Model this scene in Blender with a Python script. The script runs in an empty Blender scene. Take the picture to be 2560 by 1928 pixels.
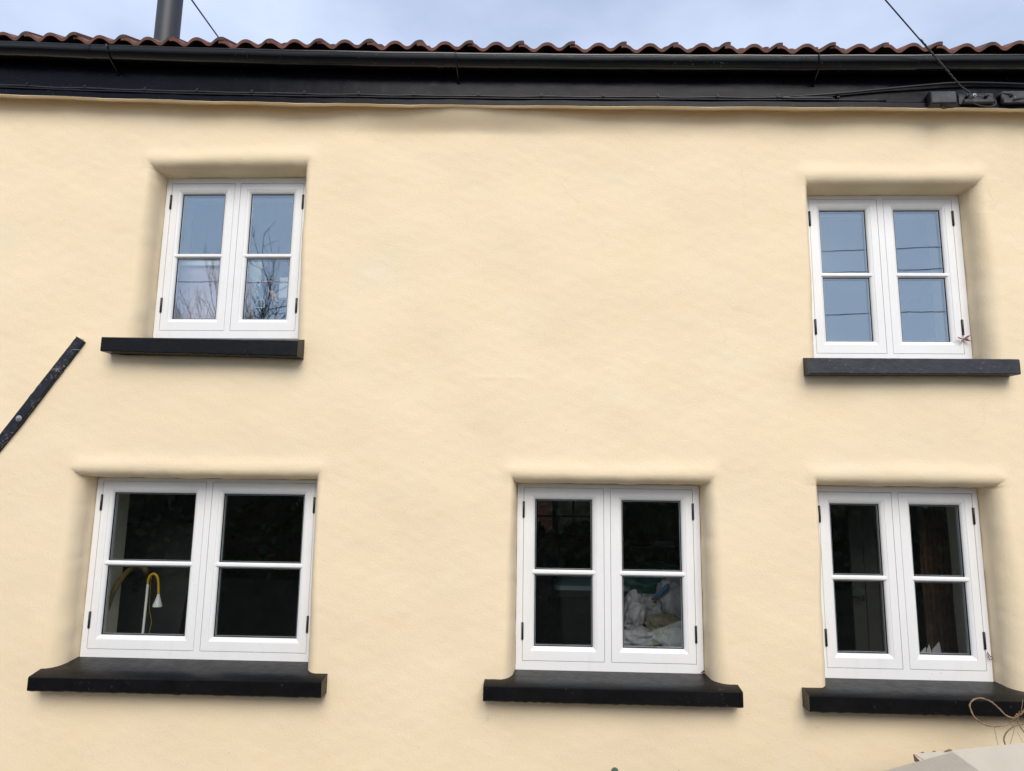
import bpy, bmesh, math, random
import numpy as np
from mathutils import Vector, Matrix

random.seed(7)
rng = np.random.default_rng(11)
R = math.radians
sc = bpy.context.scene
col = sc.collection
H = 2.4                                    # eye height of the photographer above the ground

# ------------------------------------------------------------------ camera, sky, sun, exposure
F_PX, D = 1850.0, 4.85
PITCH, YAW, ROLL = R(9.4475), R(-2.3853), R(0.7948)
_f = Vector((math.sin(YAW) * math.cos(PITCH), math.cos(YAW) * math.cos(PITCH), math.sin(PITCH)))
_r = Vector((math.cos(YAW), -math.sin(YAW), 0))
_u = _r.cross(_f)
CR = math.cos(ROLL) * _r + math.sin(ROLL) * _u
CU = -math.sin(ROLL) * _r + math.cos(ROLL) * _u
CF = _f
cam_d = bpy.data.cameras.new('camera')
cam = bpy.data.objects.new('camera', cam_d)
col.objects.link(cam)
cam_d.sensor_width = 36.0
cam_d.lens = 36.0 * F_PX / 2560.0
cam_d.clip_start, cam_d.clip_end = 0.05, 3000
m = Matrix((CR, CU, -CF)).transposed().to_4x4()
m.translation = Vector((0, -D, H))
cam.matrix_world = m
sc.camera = cam

SUN_EL, SUN_AZ = R(40), R(172)             # azimuth clockwise from +Y: behind the camera, to its right
world = bpy.data.worlds.new('World')
sc.world = world
world.use_nodes = True
wn, wl = world.node_tree.nodes, world.node_tree.links
wn.clear()
w_out = wn.new('ShaderNodeOutputWorld')
sky = wn.new('ShaderNodeTexSky')
sky.sky_type = 'NISHITA'
sky.sun_disc = False
sky.sun_elevation = SUN_EL
sky.sun_rotation = SUN_AZ
sky.air_density, sky.dust_density, sky.ozone_density = 1.0, 1.3, 1.5
bg_sky = wn.new('ShaderNodeBackground')
bg_sky.inputs['Strength'].default_value = 0.095
wl.new(sky.outputs[0], bg_sky.inputs['Color'])
tc = wn.new('ShaderNodeTexCoord')
mp = wn.new('ShaderNodeMapping')
mp.inputs['Scale'].default_value = (1.0, 1.0, 2.2)
mp.inputs['Location'].default_value = (0.35, 0.0, 0.0)
wl.new(tc.outputs['Generated'], mp.inputs['Vector'])
nz = wn.new('ShaderNodeTexNoise')
nz.inputs['Scale'].default_value = 2.3
nz.inputs['Detail'].default_value = 6
nz.inputs['Roughness'].default_value = 0.52
wl.new(mp.outputs[0], nz.inputs['Vector'])
rmp = wn.new('ShaderNodeValToRGB')
rmp.color_ramp.elements[0].position, rmp.color_ramp.elements[0].color = 0.34, (0.48, 0.48, 0.48, 1)
rmp.color_ramp.elements[1].position, rmp.color_ramp.elements[1].color = 0.72, (1, 1, 1, 1)
wl.new(nz.outputs['Fac'], rmp.inputs['Fac'])
bg_cloud = wn.new('ShaderNodeBackground')
bg_cloud.inputs['Color'].default_value = (0.67, 0.77, 0.99, 1)
bg_cloud.inputs['Strength'].default_value = 0.71
mixw = wn.new('ShaderNodeMixShader')
wl.new(rmp.outputs[0], mixw.inputs[0])
wl.new(bg_sky.outputs[0], mixw.inputs[1])
wl.new(bg_cloud.outputs[0], mixw.inputs[2])
wl.new(mixw.outputs[0], w_out.inputs['Surface'])

sun_d = bpy.data.lights.new('sun', 'SUN')
sun_d.energy = 1.75
sun_d.angle = R(42)
sun_d.color = (1.0, 0.945, 0.86)
sun = bpy.data.objects.new('sun', sun_d)
col.objects.link(sun)
sd = Vector((math.sin(SUN_AZ) * math.cos(SUN_EL), math.cos(SUN_AZ) * math.cos(SUN_EL), math.sin(SUN_EL)))
sun.rotation_euler = sd.to_track_quat('Z', 'Y').to_euler()
sun.location = (3, -25, 18)
vs = sc.view_settings
vs.view_transform, vs.look, vs.gamma, vs.exposure = 'Standard', 'None', 1.0, 0.70
vs.use_curve_mapping = False


def P(px, py, y):
    """point on the vertical plane at depth y that the photograph shows at pixel (px, py) of 2560 x 1928"""
    d = (px - 1280) / F_PX * CR - (py - 964) / F_PX * CU + CF
    t = (D + y) / d.y
    return Vector((t * d.x, y, H + t * d.z))


K = 2560 / 2212


def S(x, y, dy):
    return P(x * K, y * K, dy)


# ------------------------------------------------------------------ materials
def new_mat(name):
    mt = bpy.data.materials.new(name)
    mt.use_nodes = True
    n, l = mt.node_tree.nodes, mt.node_tree.links
    b = n['Principled BSDF']
    return mt, n, l, b


def coords(n, l, scale=(1, 1, 1), rot=(0, 0, 0), src='Object'):
    t = n.new('ShaderNodeTexCoord')
    mpp = n.new('ShaderNodeMapping')
    mpp.inputs['Scale'].default_value = scale
    mpp.inputs['Rotation'].default_value = rot
    l.new(t.outputs[src], mpp.inputs['Vector'])
    return mpp.outputs[0]


def noise(n, l, vec, scale, detail=3, rough=0.5, dist=0.0):
    t = n.new('ShaderNodeTexNoise')
    t.inputs['Scale'].default_value = scale
    t.inputs['Detail'].default_value = detail
    t.inputs['Roughness'].default_value = rough
    t.inputs['Distortion'].default_value = dist
    l.new(vec, t.inputs['Vector'])
    return t.outputs['Fac']


def ramp(n, l, fac, p0, c0, p1, c1):
    r = n.new('ShaderNodeValToRGB')
    e = r.color_ramp.elements
    e[0].position, e[1].position = p0, p1
    e[0].color = (*c0, 1) if len(c0) == 3 else c0
    e[1].color = (*c1, 1) if len(c1) == 3 else c1
    l.new(fac, r.inputs['Fac'])
    return r.outputs['Color']


def mixc(n, l, fac, a, b, mode='MIX'):
    mx = n.new('ShaderNodeMix')
    mx.data_type = 'RGBA'
    mx.blend_type = mode
    if isinstance(fac, (int, float)):
        mx.inputs[0].default_value = fac
    else:
        l.new(fac, mx.inputs[0])
    for i, v in ((6, a), (7, b)):
        if isinstance(v, tuple):
            mx.inputs[i].default_value = (*v, 1)
        else:
            l.new(v, mx.inputs[i])
    return mx.outputs[2]


def mathn(n, l, op, a, b=None):
    t = n.new('ShaderNodeMath')
    t.operation = op
    for i, v in ((0, a), (1, b)):
        if v is None:
            continue
        if isinstance(v, (int, float)):
            t.inputs[i].default_value = v
        else:
            l.new(v, t.inputs[i])
    return t.outputs[0]


def bump(n, l, b, h, strength, dist, prev=None):
    bp = n.new('ShaderNodeBump')
    bp.inputs['Strength'].default_value = strength
    bp.inputs['Distance'].default_value = dist
    l.new(h, bp.inputs['Height'])
    if prev is not None:
        l.new(prev, bp.inputs['Normal'])
    if b is not None:
        l.new(bp.outputs[0], b.inputs['Normal'])
    return bp.outputs[0]


def simple(name, c, rough=0.6, var=0.12, scale=8, bs=0.0, bscale=60, spec=0.5, metal=0.0):
    mt, n, l, b = new_mat(name)
    v = coords(n, l)
    f = noise(n, l, v, scale, 4, 0.6)
    lo = tuple(x * (1 - var) for x in c)
    hi = tuple(min(1, x * (1 + var)) for x in c)
    l.new(ramp(n, l, f, 0.3, lo, 0.7, hi), b.inputs['Base Color'])
    b.inputs['Roughness'].default_value = rough
    b.inputs['Specular IOR Level'].default_value = spec
    b.inputs['Metallic'].default_value = metal
    if bs:
        bump(n, l, b, noise(n, l, v, bscale, 4, 0.6), bs, 0.004)
    return mt


def make_render():
    mt, n, l, b = new_mat('cream_limewash')
    v = coords(n, l)
    big = noise(n, l, v, 1.1, 5, 0.6)
    base = ramp(n, l, big, 0.32, (0.805, 0.654, 0.43), 0.68, (0.805, 0.664, 0.463))
    # brushed yellower patches, wider than tall
    vs_ = coords(n, l, (1.0, 1.0, 2.2))
    pt = noise(n, l, vs_, 2.6, 5, 0.62, 0.4)
    base = mixc(n, l, ramp(n, l, pt, 0.56, (0, 0, 0), 0.74, (0.5, 0.5, 0.5)), base, (0.81, 0.635, 0.405))
    pt2 = noise(n, l, coords(n, l, (1.0, 1.0, 1.3), (0, 0.5, 0)), 1.7, 4, 0.6, 0.3)
    base = mixc(n, l, ramp(n, l, pt2, 0.55, (0, 0, 0), 0.75, (0.5, 0.5, 0.5)), base, (0.80, 0.685, 0.51))
    # a few specks
    vo = n.new('ShaderNodeTexVoronoi')
    vo.inputs['Scale'].default_value = 5.5
    vo.inputs['Randomness'].default_value = 1.0
    l.new(v, vo.inputs['Vector'])
    base = mixc(n, l, ramp(n, l, vo.outputs['Distance'], 0.012, (0.6, 0.6, 0.6), 0.03, (0, 0, 0)), base, (0.42, 0.33, 0.22))
    vm = n.new('ShaderNodeVectorMath')
    vm.operation = 'ADD'
    nd_ = n.new('ShaderNodeTexNoise')
    nd_.inputs['Scale'].default_value = 7.0
    nd_.inputs['Detail'].default_value = 4
    l.new(v, nd_.inputs['Vector'])
    sc_ = n.new('ShaderNodeVectorMath')
    sc_.operation = 'SCALE'
    sc_.inputs['Scale'].default_value = 0.22
    l.new(nd_.outputs['Color'], sc_.inputs[0])
    l.new(v, vm.inputs[0])
    l.new(sc_.outputs[0], vm.inputs[1])
    ve = n.new('ShaderNodeTexVoronoi')
    ve.feature = 'DISTANCE_TO_EDGE'
    ve.inputs['Scale'].default_value = 1.15
    l.new(vm.outputs[0], ve.inputs['Vector'])
    crack = mathn(n, l, 'MULTIPLY', ramp(n, l, ve.outputs['Distance'], 0.0, (1, 1, 1), 0.006, (0, 0, 0)), ramp(n, l, noise(n, l, v, 1.9, 2, 0.5), 0.57, (0, 0, 0), 0.66, (1, 1, 1)))
    base = mixc(n, l, mathn(n, l, 'MULTIPLY', crack, 0.20), base, (0.55, 0.42, 0.27))
    l.new(base, b.inputs['Base Color'])
    b.inputs['Roughness'].default_value = 0.88
    b.inputs['Specular IOR Level'].default_value = 0.25
    vd = coords(n, l, (1.0, 1.0, 1.0), (0, 0, 0))
    h1 = noise(n, l, vd, 60, 3, 0.6, 0.5)
    h2 = noise(n, l, v, 110, 3, 0.6)
    h3 = noise(n, l, v, 7, 3, 0.5)
    hs = mathn(n, l, 'ADD', mathn(n, l, 'MULTIPLY', h1, 1.0), mathn(n, l, 'MULTIPLY', h2, 0.5))
    nb = bump(n, l, None, h3, 0.12, 0.006)
    bump(n, l, b, hs, 0.45, 0.0032, nb)
    return mt


def make_black(name, c, rough, bscale, bs, stretch=(1, 1, 1), chips=0.0, spec=0.5, cth=0.62):
    mt, n, l, b = new_mat(name)
    v = coords(n, l, stretch)
    f = noise(n, l, v, 9, 5, 0.65)
    base = ramp(n, l, f, 0.3, tuple(x * 0.7 for x in c), 0.75, tuple(x * 1.5 for x in c))
    v2 = coords(n, l)
    if chips:
        cf = noise(n, l, v2, 55, 3, 0.7)
        cg = noise(n, l, v2, 6, 3, 0.6)
        k = mathn(n, l, 'MULTIPLY', ramp(n, l, cf, cth, (0, 0, 0), cth + 0.06, (1, 1, 1)), ramp(n, l, cg, 0.48, (0, 0, 0), 0.62, (1, 1, 1)))
        base = mixc(n, l, mathn(n, l, 'MULTIPLY', k, chips), base, (0.40, 0.38, 0.36))
    l.new(base, b.inputs['Base Color'])
    b.inputs['Specular IOR Level'].default_value = spec
    l.new(ramp(n, l, noise(n, l, v, 14, 4), 0.3, (rough * 0.85,) * 3, 0.7, (min(1, rough * 1.2),) * 3), b.inputs['Roughness'])
    h = noise(n, l, v, bscale, 4, 0.6)
    bump(n, l, b, h, bs, 0.004)
    return mt


def make_glass(name, r0, ripple):
    mt, n, l, b = new_mat(name)
    n.remove(b)
    out = n['Material Output']
    v = coords(n, l)
    geo = n.new('ShaderNodeNewGeometry')
    bp = bump(n, l, None, noise(n, l, v, 3.2, 2, 0.4, 0.5), ripple, 0.02)
    dt = n.new('ShaderNodeVectorMath')
    dt.operation = 'DOT_PRODUCT'
    l.new(geo.outputs['Incoming'], dt.inputs[0])
    l.new(geo.outputs['Normal'], dt.inputs[1])
    c = mathn(n, l, 'ABSOLUTE', dt.outputs['Value'])
    p5 = mathn(n, l, 'POWER', mathn(n, l, 'SUBTRACT', 1.0, c), 5.0)
    fac = mathn(n, l, 'ADD', r0, mathn(n, l, 'MULTIPLY', p5, 1 - r0))
    tr = n.new('ShaderNodeBsdfTransparent')
    tr.inputs['Color'].default_value = (0.95, 0.97, 0.96, 1)
    gl = n.new('ShaderNodeBsdfGlossy')
    gl.inputs['Color'].default_value = (0.78, 0.91, 1.0, 1)
    gl.inputs['Roughness'].default_value = 0.0
    l.new(bp, gl.inputs['Normal'])
    mx = n.new('ShaderNodeMixShader')
    l.new(fac, mx.inputs[0])
    l.new(tr.outputs[0], mx.inputs[1])
    l.new(gl.outputs[0], mx.inputs[2])
    l.new(mx.outputs[0], out.inputs['Surface'])
    return mt


def make_terracotta():
    mt, n, l, b = new_mat('terracotta')
    v = coords(n, l)
    oi = n.new('ShaderNodeObjectInfo')
    f = noise(n, l, v, 14, 5, 0.7)
    base = ramp(n, l, f, 0.3, (0.115, 0.046, 0.034), 0.72, (0.235, 0.098, 0.068))
    base = mixc(n, l, mathn(n, l, 'MULTIPLY', oi.outputs['Random'], 0.8), base, (0.15, 0.070, 0.052))
    d = noise(n, l, v, 5, 4, 0.7)
    base = mixc(n, l, ramp(n, l, d, 0.52, (0, 0, 0), 0.70, (0.75, 0.75, 0.75)), base, (0.055, 0.045, 0.036))
    base = mixc(n, l, ramp(n, l, noise(n, l, v, 38, 3, 0.6), 0.66, (0, 0, 0), 0.72, (0.6, 0.6, 0.6)), base, (0.22, 0.20, 0.15))
    l.new(base, b.inputs['Base Color'])
    b.inputs['Roughness'].default_value = 0.85
    bump(n, l, b, noise(n, l, v, 120, 4, 0.7), 0.5, 0.003)
    return mt


M = {}
M['render'] = make_render()
M['fascia'] = make_black('black_gloss_paint', (0.004, 0.004, 0.007), 0.25, 7, 0.35, (0.5, 1, 2.2), 0.12, 0.11)
M['gutter'] = make_black('black_gutter_paint', (0.003, 0.003, 0.004), 0.2, 10, 0.35, (0.4, 1, 1), 0.2, 0.5, 0.63)
M['sill'] = make_black('black_sill_paint', (0.004, 0.004, 0.0045), 0.34, 38, 0.5, (1, 1, 1), 0.22, 0.2, 0.65)
M['sill_grey'] = make_black('faded_black_sill_paint', (0.020, 0.0225, 0.030), 0.5, 38, 0.7, (1, 1, 1), 0.25, 0.4)
M['tie'] = make_black('worn_black_iron', (0.011, 0.013, 0.020), 0.5, 45, 0.6, (1, 1, 1), 0.4, 0.3, 0.55)
M['hinge'] = make_black('black_hinge', (0.010, 0.010, 0.012), 0.4, 60, 0.1)
M['cable'] = make_black('black_cable', (0.014, 0.014, 0.017), 0.4, 30, 0.2)
M['gasket'] = simple('gasket_rubber', (0.012, 0.012, 0.016), 0.6, 0.1)
M['spacer'] = simple('spacer_metal', (0.55, 0.56, 0.58), 0.4, 0.05, metal=0.6)
M['upvc'] = simple('white_window_paint', (0.79, 0.782, 0.765), 0.38, 0.025, 2.5, 0.08, 30)
_n, _l = M['upvc'].node_tree.nodes, M['upvc'].node_tree.links
_b = _n['Principled BSDF']
_src = _b.inputs['Base Color'].links[0].from_socket
_v = coords(_n, _l)
_dirt = mathn(_n, _l, 'MULTIPLY', ramp(_n, _l, noise(_n, _l, _v, 70, 2, 0.6), 0.66, (0, 0, 0), 0.74, (1, 1, 1)), ramp(_n, _l, noise(_n, _l, _v, 4, 3, 0.6), 0.5, (0, 0, 0), 0.68, (1, 1, 1)))
_c = mixc(_n, _l, mathn(_n, _l, 'MULTIPLY', _dirt, 0.5), _src, (0.35, 0.33, 0.29))
_c = mixc(_n, _l, ramp(_n, _l, noise(_n, _l, coords(_n, _l, (1.5, 1.5, .4)), 9, 4, 0.65), 0.55, (0, 0, 0), 0.8, (0.25, 0.25, 0.25)), _c, (0.60, 0.585, 0.55))
_l.new(_c, _b.inputs['Base Color'])
M['glass_up'] = make_glass('glass_upper', 0.235, 0.013)
M['glass_low'] = make_glass('glass_lower', 0.10, 0.014)
M['tile'] = make_terracotta()
M['flue'] = simple('grey_flue_steel', (0.026, 0.028, 0.033), 0.5, 0.15, 3, 0.05, 20)
M['plaster'] = simple('interior_plaster', (0.62, 0.58, 0.48), 0.9, 0.08, 3)
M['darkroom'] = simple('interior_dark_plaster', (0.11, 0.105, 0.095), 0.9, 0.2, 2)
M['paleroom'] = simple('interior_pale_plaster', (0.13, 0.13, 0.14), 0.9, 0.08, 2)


# ------------------------------------------------------------------ mesh helpers
class MB:
    def __init__(self):
        self.v, self.f, self.mi, self.sm = [], [], [], []

    def add(self, vs_, fs, mi=0, smooth=False):
        o = len(self.v)
        self.v += [tuple(p) for p in vs_]
        for f in fs:
            self.f.append(tuple(o + i for i in f))
            self.mi.append(mi)
            self.sm.append(smooth)
        return self

    def hexa(self, c8, mi=0):
        """c8: bottom 4 (ccw from above), top 4"""
        return self.add(c8, [(3, 2, 1, 0), (4, 5, 6, 7), (0, 1, 5, 4), (1, 2, 6, 5), (2, 3, 7, 6), (3, 0, 4, 7)], mi)

    def box(self, x0, x1, y0, y1, z0, z1, mi=0):
        return self.hexa([(x0, y0, z0), (x1, y0, z0), (x1, y1, z0), (x0, y1, z0),
                          (x0, y0, z1), (x1, y0, z1), (x1, y1, z1), (x0, y1, z1)], mi)

    def tube(self, pts, r, seg=8, mi=0, caps=True):
        pts = [Vector(p) for p in pts]
        rs = r if isinstance(r, (list, tuple)) else [r] * len(pts)
        up = None
        vs_, fs = [], []
        for i, p in enumerate(pts):
            t = (pts[min(i + 1, len(pts) - 1)] - pts[max(i - 1, 0)]).normalized()
            if up is None:
                a = Vector((0, 0, 1)) if abs(t.z) < 0.9 else Vector((1, 0, 0))
                up = t.cross(a).normalized()
            up = (up - t * up.dot(t)).normalized()
            w = t.cross(up)
            for k in range(seg):
                q = 2 * math.pi * k / seg
                vs_.append(p + rs[i] * (math.cos(q) * up + math.sin(q) * w))
        for i in range(len(pts) - 1):
            for k in range(seg):
                a, b = i * seg + k, i * seg + (k + 1) % seg
                fs.append((a, b, b + seg, a + seg))
        if caps:
            fs.append(tuple(range(seg - 1, -1, -1)))
            fs.append(tuple(range((len(pts) - 1) * seg, len(pts) * seg)))
        return self.add(vs_, fs, mi, True)

    def ring(self, x0, x1, z0, z1, prof, mi=0, bot=0.0):
        """mitred rectangular moulding; prof = [(inset, y)], the bottom member gets `bot` extra inset after the first points"""
        vs_, fs = [], []
        for i, (s, y) in enumerate(prof):
            e = bot if s > 0.02 else 0.0
            vs_ += [(x0 + s, y, z0 + s + e), (x1 - s, y, z0 + s + e), (x1 - s, y, z1 - s), (x0 + s, y, z1 - s)]
        for i in range(len(prof) - 1):
            for k in range(4):
                a, b = i * 4 + k, i * 4 + (k + 1) % 4
                fs.append((a, b, b + 4, a + 4))
        return self.add(vs_, fs, mi)

    def lathe(self, c, prof, seg=16, mi=0, axis='z'):
        vs_, fs = [], []
        for r, z in prof:
            for k in range(seg):
                q = 2 * math.pi * k / seg
                vs_.append((c[0] + r * math.cos(q), c[1] + r * math.sin(q), c[2] + z) if axis == 'z'
                           else (c[0] + r * math.cos(q), c[1] + z, c[2] + r * math.sin(q)))
        for i in range(len(prof) - 1):
            for k in range(seg):
                a, b = i * seg + k, i * seg + (k + 1) % seg
                fs.append((a, b, b + seg, a + seg))
        return self.add(vs_, fs, mi, True)

    def build(self, name, mat, parent=None, smooth=None, sharp=None, bevel=0):
        me = bpy.data.meshes.new(name)
        me.from_pydata(self.v, [], self.f)
        mats = mat if isinstance(mat, (list, tuple)) else [mat]
        for mm in mats:
            me.materials.append(mm)
        me.polygons.foreach_set('material_index', self.mi)
        me.polygons.foreach_set('use_smooth', [bool(s) if smooth is None else smooth for s in self.sm])
        me.update()
        bm = bmesh.new()
        bm.from_mesh(me)
        bmesh.ops.recalc_face_normals(bm, faces=bm.faces)
        if bevel:
            bmesh.ops.bevel(bm, geom=bm.edges[:], offset=bevel, segments=2, affect='EDGES', profile=0.5)
        bm.to_mesh(me)
        bm.free()
        if sharp:
            me.set_sharp_from_angle(angle=R(sharp))
        return link(name, me, parent)


def link(name, me, parent=None):
    o = bpy.data.objects.new(name, me)
    col.objects.link(o)
    if parent is not None:
        o.parent = parent
        o.matrix_parent_inverse = Matrix.Translation(-parent_world(parent))
    return o


_loc = {}


def parent_world(p):
    """only things stand off the origin; their parts are built in world coordinates"""
    return Vector(_loc.get(p.name, (0, 0, 0)))


def thing(name, label, cat, loc=(0, 0, 0), group=None):
    o = bpy.data.objects.new(name, None)
    col.objects.link(o)
    o.location = loc
    o.empty_display_size = 0.1
    _loc[o.name] = tuple(loc)
    tag(o, label, cat, group)
    return o


def tag(o, label=None, cat=None, group=None, kind=None):
    if label:
        o['label'] = label
    if cat:
        o['category'] = cat
    if group:
        o['group'] = group
    if kind:
        o['kind'] = kind
    return o


def empty_part(name, parent, label=None):
    o = bpy.data.objects.new(name, None)
    col.objects.link(o)
    o.parent = parent
    o.matrix_parent_inverse = Matrix.Translation(-parent_world(parent))
    if label:
        o['label'] = label
    return o


def waves(x, z, lam, n, seed):
    g = np.random.default_rng(seed)
    out = np.zeros_like(x)
    for _ in range(n):
        a = g.uniform(0, 2 * np.pi)
        k = 2 * np.pi / (lam * g.uniform(0.6, 1.7))
        out += np.cos(k * (np.cos(a) * x + np.sin(a) * z) + g.uniform(0, 6.28))
    return out / math.sqrt(n / 2)


def sstep(t):
    t = np.clip(t, 0, 1)
    return t * t * (3 - 2 * t)


# ------------------------------------------------------------------ ground (structure)
gm = simple('gravel_ground', (0.25, 0.235, 0.20), 0.95, 0.3, 6, 0.4, 40)
g = MB()
n_ = 40
xs = [-400 + 800 * i / n_ for i in range(n_ + 1)]
g.add([(x, y, 0) for y in xs for x in xs], [(j * (n_ + 1) + i, j * (n_ + 1) + i + 1, (j + 1) * (n_ + 1) + i + 1, (j + 1) * (n_ + 1) + i) for j in range(n_) for i in range(n_)])
tag(g.build('ground', gm), kind='structure')
rd = MB()
rd.add([(-60, -6.3, 0.004), (60, -6.3, 0.004), (60, -2.6, 0.004), (-60, -2.6, 0.004)], [(0, 1, 2, 3)])
tag(rd.build('road', simple('asphalt', (0.12, 0.116, 0.11), 0.9, 0.2, 5, 0.3, 90)), kind='structure')

# ------------------------------------------------------------------ the cottage
cottage = thing('cottage', 'cream rendered cottage with black sills, black fascia, red tiled eaves and white casements', 'cottage', (0, 0.2, 0))
YF = 0.18                                   # front plane of the window frames

# name: (left sash x0,x1, right sash x0,x1, sash z0,z1, reveal widths: left(top,bottom), right(top,bottom), head), label
WIN = [
    dict(k='ul', s=(-2.730, -2.263, -2.218, -1.752), z=(1.219, 2.326), al=(.075, .13), ar=(.06, .10), at=.066, jl=.040, jr=.040, hd=.042,
         label='narrow upper casement window reflecting branches, above the tie bar'),
    dict(k='ur', s=(1.874, 2.343, 2.388, 2.858), z=(1.077, 2.188), al=(.06, .10), ar=(.10, .12), at=.066, jl=.040, jr=.050, hd=.026,
         label='upper casement window reflecting blue sky, with a dead sprig at its hinge'),
    dict(k='ll', s=(-3.017, -2.297, -2.251, -1.542), z=(-.956, .149), al=(.10, .13), ar=(.06, .10), at=.058, jl=.042, jr=.030, hd=.026,
         label='wide lower casement window with a yellow and white lamp behind it'),
    dict(k='lm', s=(-.118, .414, .460, 1.003), z=(-.970, .141), al=(.05, .09), ar=(.08, .13), at=.056, jl=.044, jr=.045, hd=.030,
         label='middle lower casement window with white sacks behind it'),
    dict(k='lr', s=(1.832, 2.303, 2.349, 2.822), z=(-.972, .138), al=(.05, .09), ar=(.10, .20), at=.060, jl=.040, jr=.036, hd=.040,
         label='lower casement window with a brown curtain and standing envelopes'),
]
# sills: front edge x0,x1, front top z (left,right), front bottom z (left,right), front y, back top z
SILL = dict(
    ul=(-2.950, -1.617, 1.097, 1.077, 1.000, .972, -.13, 1.165),
    ur=(1.712, 3.032, .984, .983, .880, .885, -.11, 1.045),
    ll=(-3.192, -1.340, -1.076, -1.064, -1.162, -1.161, -.12, -1.006),
    lm=(-.347, 1.215, -1.065, -1.066, -1.156, -1.157, -.12, -1.024),
    lr=(1.604, 3.160, -1.076, -1.081, -1.172, -1.172, -.12, -1.032),
)
for w in WIN:
    w['z'] = (w['z'][0] + H, w['z'][1] + H)
    s = w['s']
    sl = SILL[w['k']]
    w['fx'] = (s[0] - w['jl'], s[3] + w['jr'])
    w['fz'] = (H + sl[7] - 0.010, w['z'][1] + w['hd'])
    w['ox'] = w['fx']
    w['oz'] = (H + min(sl[4], sl[5]) + 0.035, w['fz'][1])

# eave lines (fascia foot, gutter lip, tile troughs) as the photograph has them: they sag to the right
_fx = [S(x, y, -.11) for x, y in ((0, 205), (275, 212), (550, 222), (825, 228), (1100, 229), (1400, 230), (1650, 232), (1950, 234), (2212, 236))]
FAS = np.polyfit([p.x for p in _fx], [p.z for p in _fx], 3)
_gx = [S(x, y, -.245) for x, y in ((0, 94), (280, 103), (550, 111), (825, 118), (1100, 122), (1400, 123), (1650, 124), (2000, 124), (2212, 123))]
GUT = np.polyfit([p.x for p in _gx], [p.z for p in _gx], 3)
_tx = [S(x, y, -.20) for x, y in ((45, 73), (155, 78), (300, 80), (420, 84), (570, 88), (680, 90), (800, 91), (920, 93), (1080, 95), (1240, 97), (1480, 97), (1740, 98), (1860, 97), (2060, 98))]
TIL = np.polyfit([p.x for p in _tx], [p.z for p in _tx], 3)


def ev(pf, x):
    xx = np.clip(x, -4.0, 3.4)
    base = np.polyval(pf, xx)
    d0 = np.polyval(np.polyder(pf), xx)
    return base + d0 * (np.asarray(x) - xx) * 0.5


# ---- outer wall: one dense sheet, bent into every rounded reveal
def lattice(lo, hi, flo, fhi, step, edges, band):
    L = list(np.arange(flo, fhi, step))
    L += list(np.arange(lo, flo, 0.12)) + list(np.arange(fhi, hi + 0.001, 0.12))
    for e, sgn in edges:
        L += list(e + sgn * np.arange(0, band, 0.0065))
    keep = [e for e, _ in edges]
    L = sorted(L)
    out = []
    for v in L:
        if out and v - out[-1] < 0.0045:
            if any(abs(v - e) < 1e-9 for e in keep):
                out[-1] = v
            continue
        out.append(v)
    return np.array(out)


ZTOP = H + 2.93
ex, ez = [], []
for w in WIN:
    ex += [(w['ox'][0], -1), (w['ox'][1], 1)]
    ez += [(w['oz'][1], 1), (w['oz'][0], -1)]
LU = lattice(-7.5, 7.5, -4.15, 3.75, 0.0135, ex, 0.15)
LV = lattice(-0.05, ZTOP, 0.70, ZTOP, 0.0135, ez, 0.12)
U, V = np.meshgrid(LU, LV)
# in-plane shape of the old wall
Y = 0.0034 * waves(U, V, 0.95, 14, 3) + 0.0007 * waves(U, V, 0.30, 16, 4) + 0.00035 * waves(U, V, 0.11, 22, 5)
# trowel ridges and a patched area in the middle of the wall
Y += -0.0012 * np.exp(-(((U + 0.28) / 0.16) ** 2 + ((V - H - .86) / 0.012) ** 2)) * (1 + 0.5 * np.sin(U * 30))
Y += 0.003 * np.exp(-(((U + 0.30) / 0.25) ** 4 + ((V - H - 1.15) / 0.35) ** 4))
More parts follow.
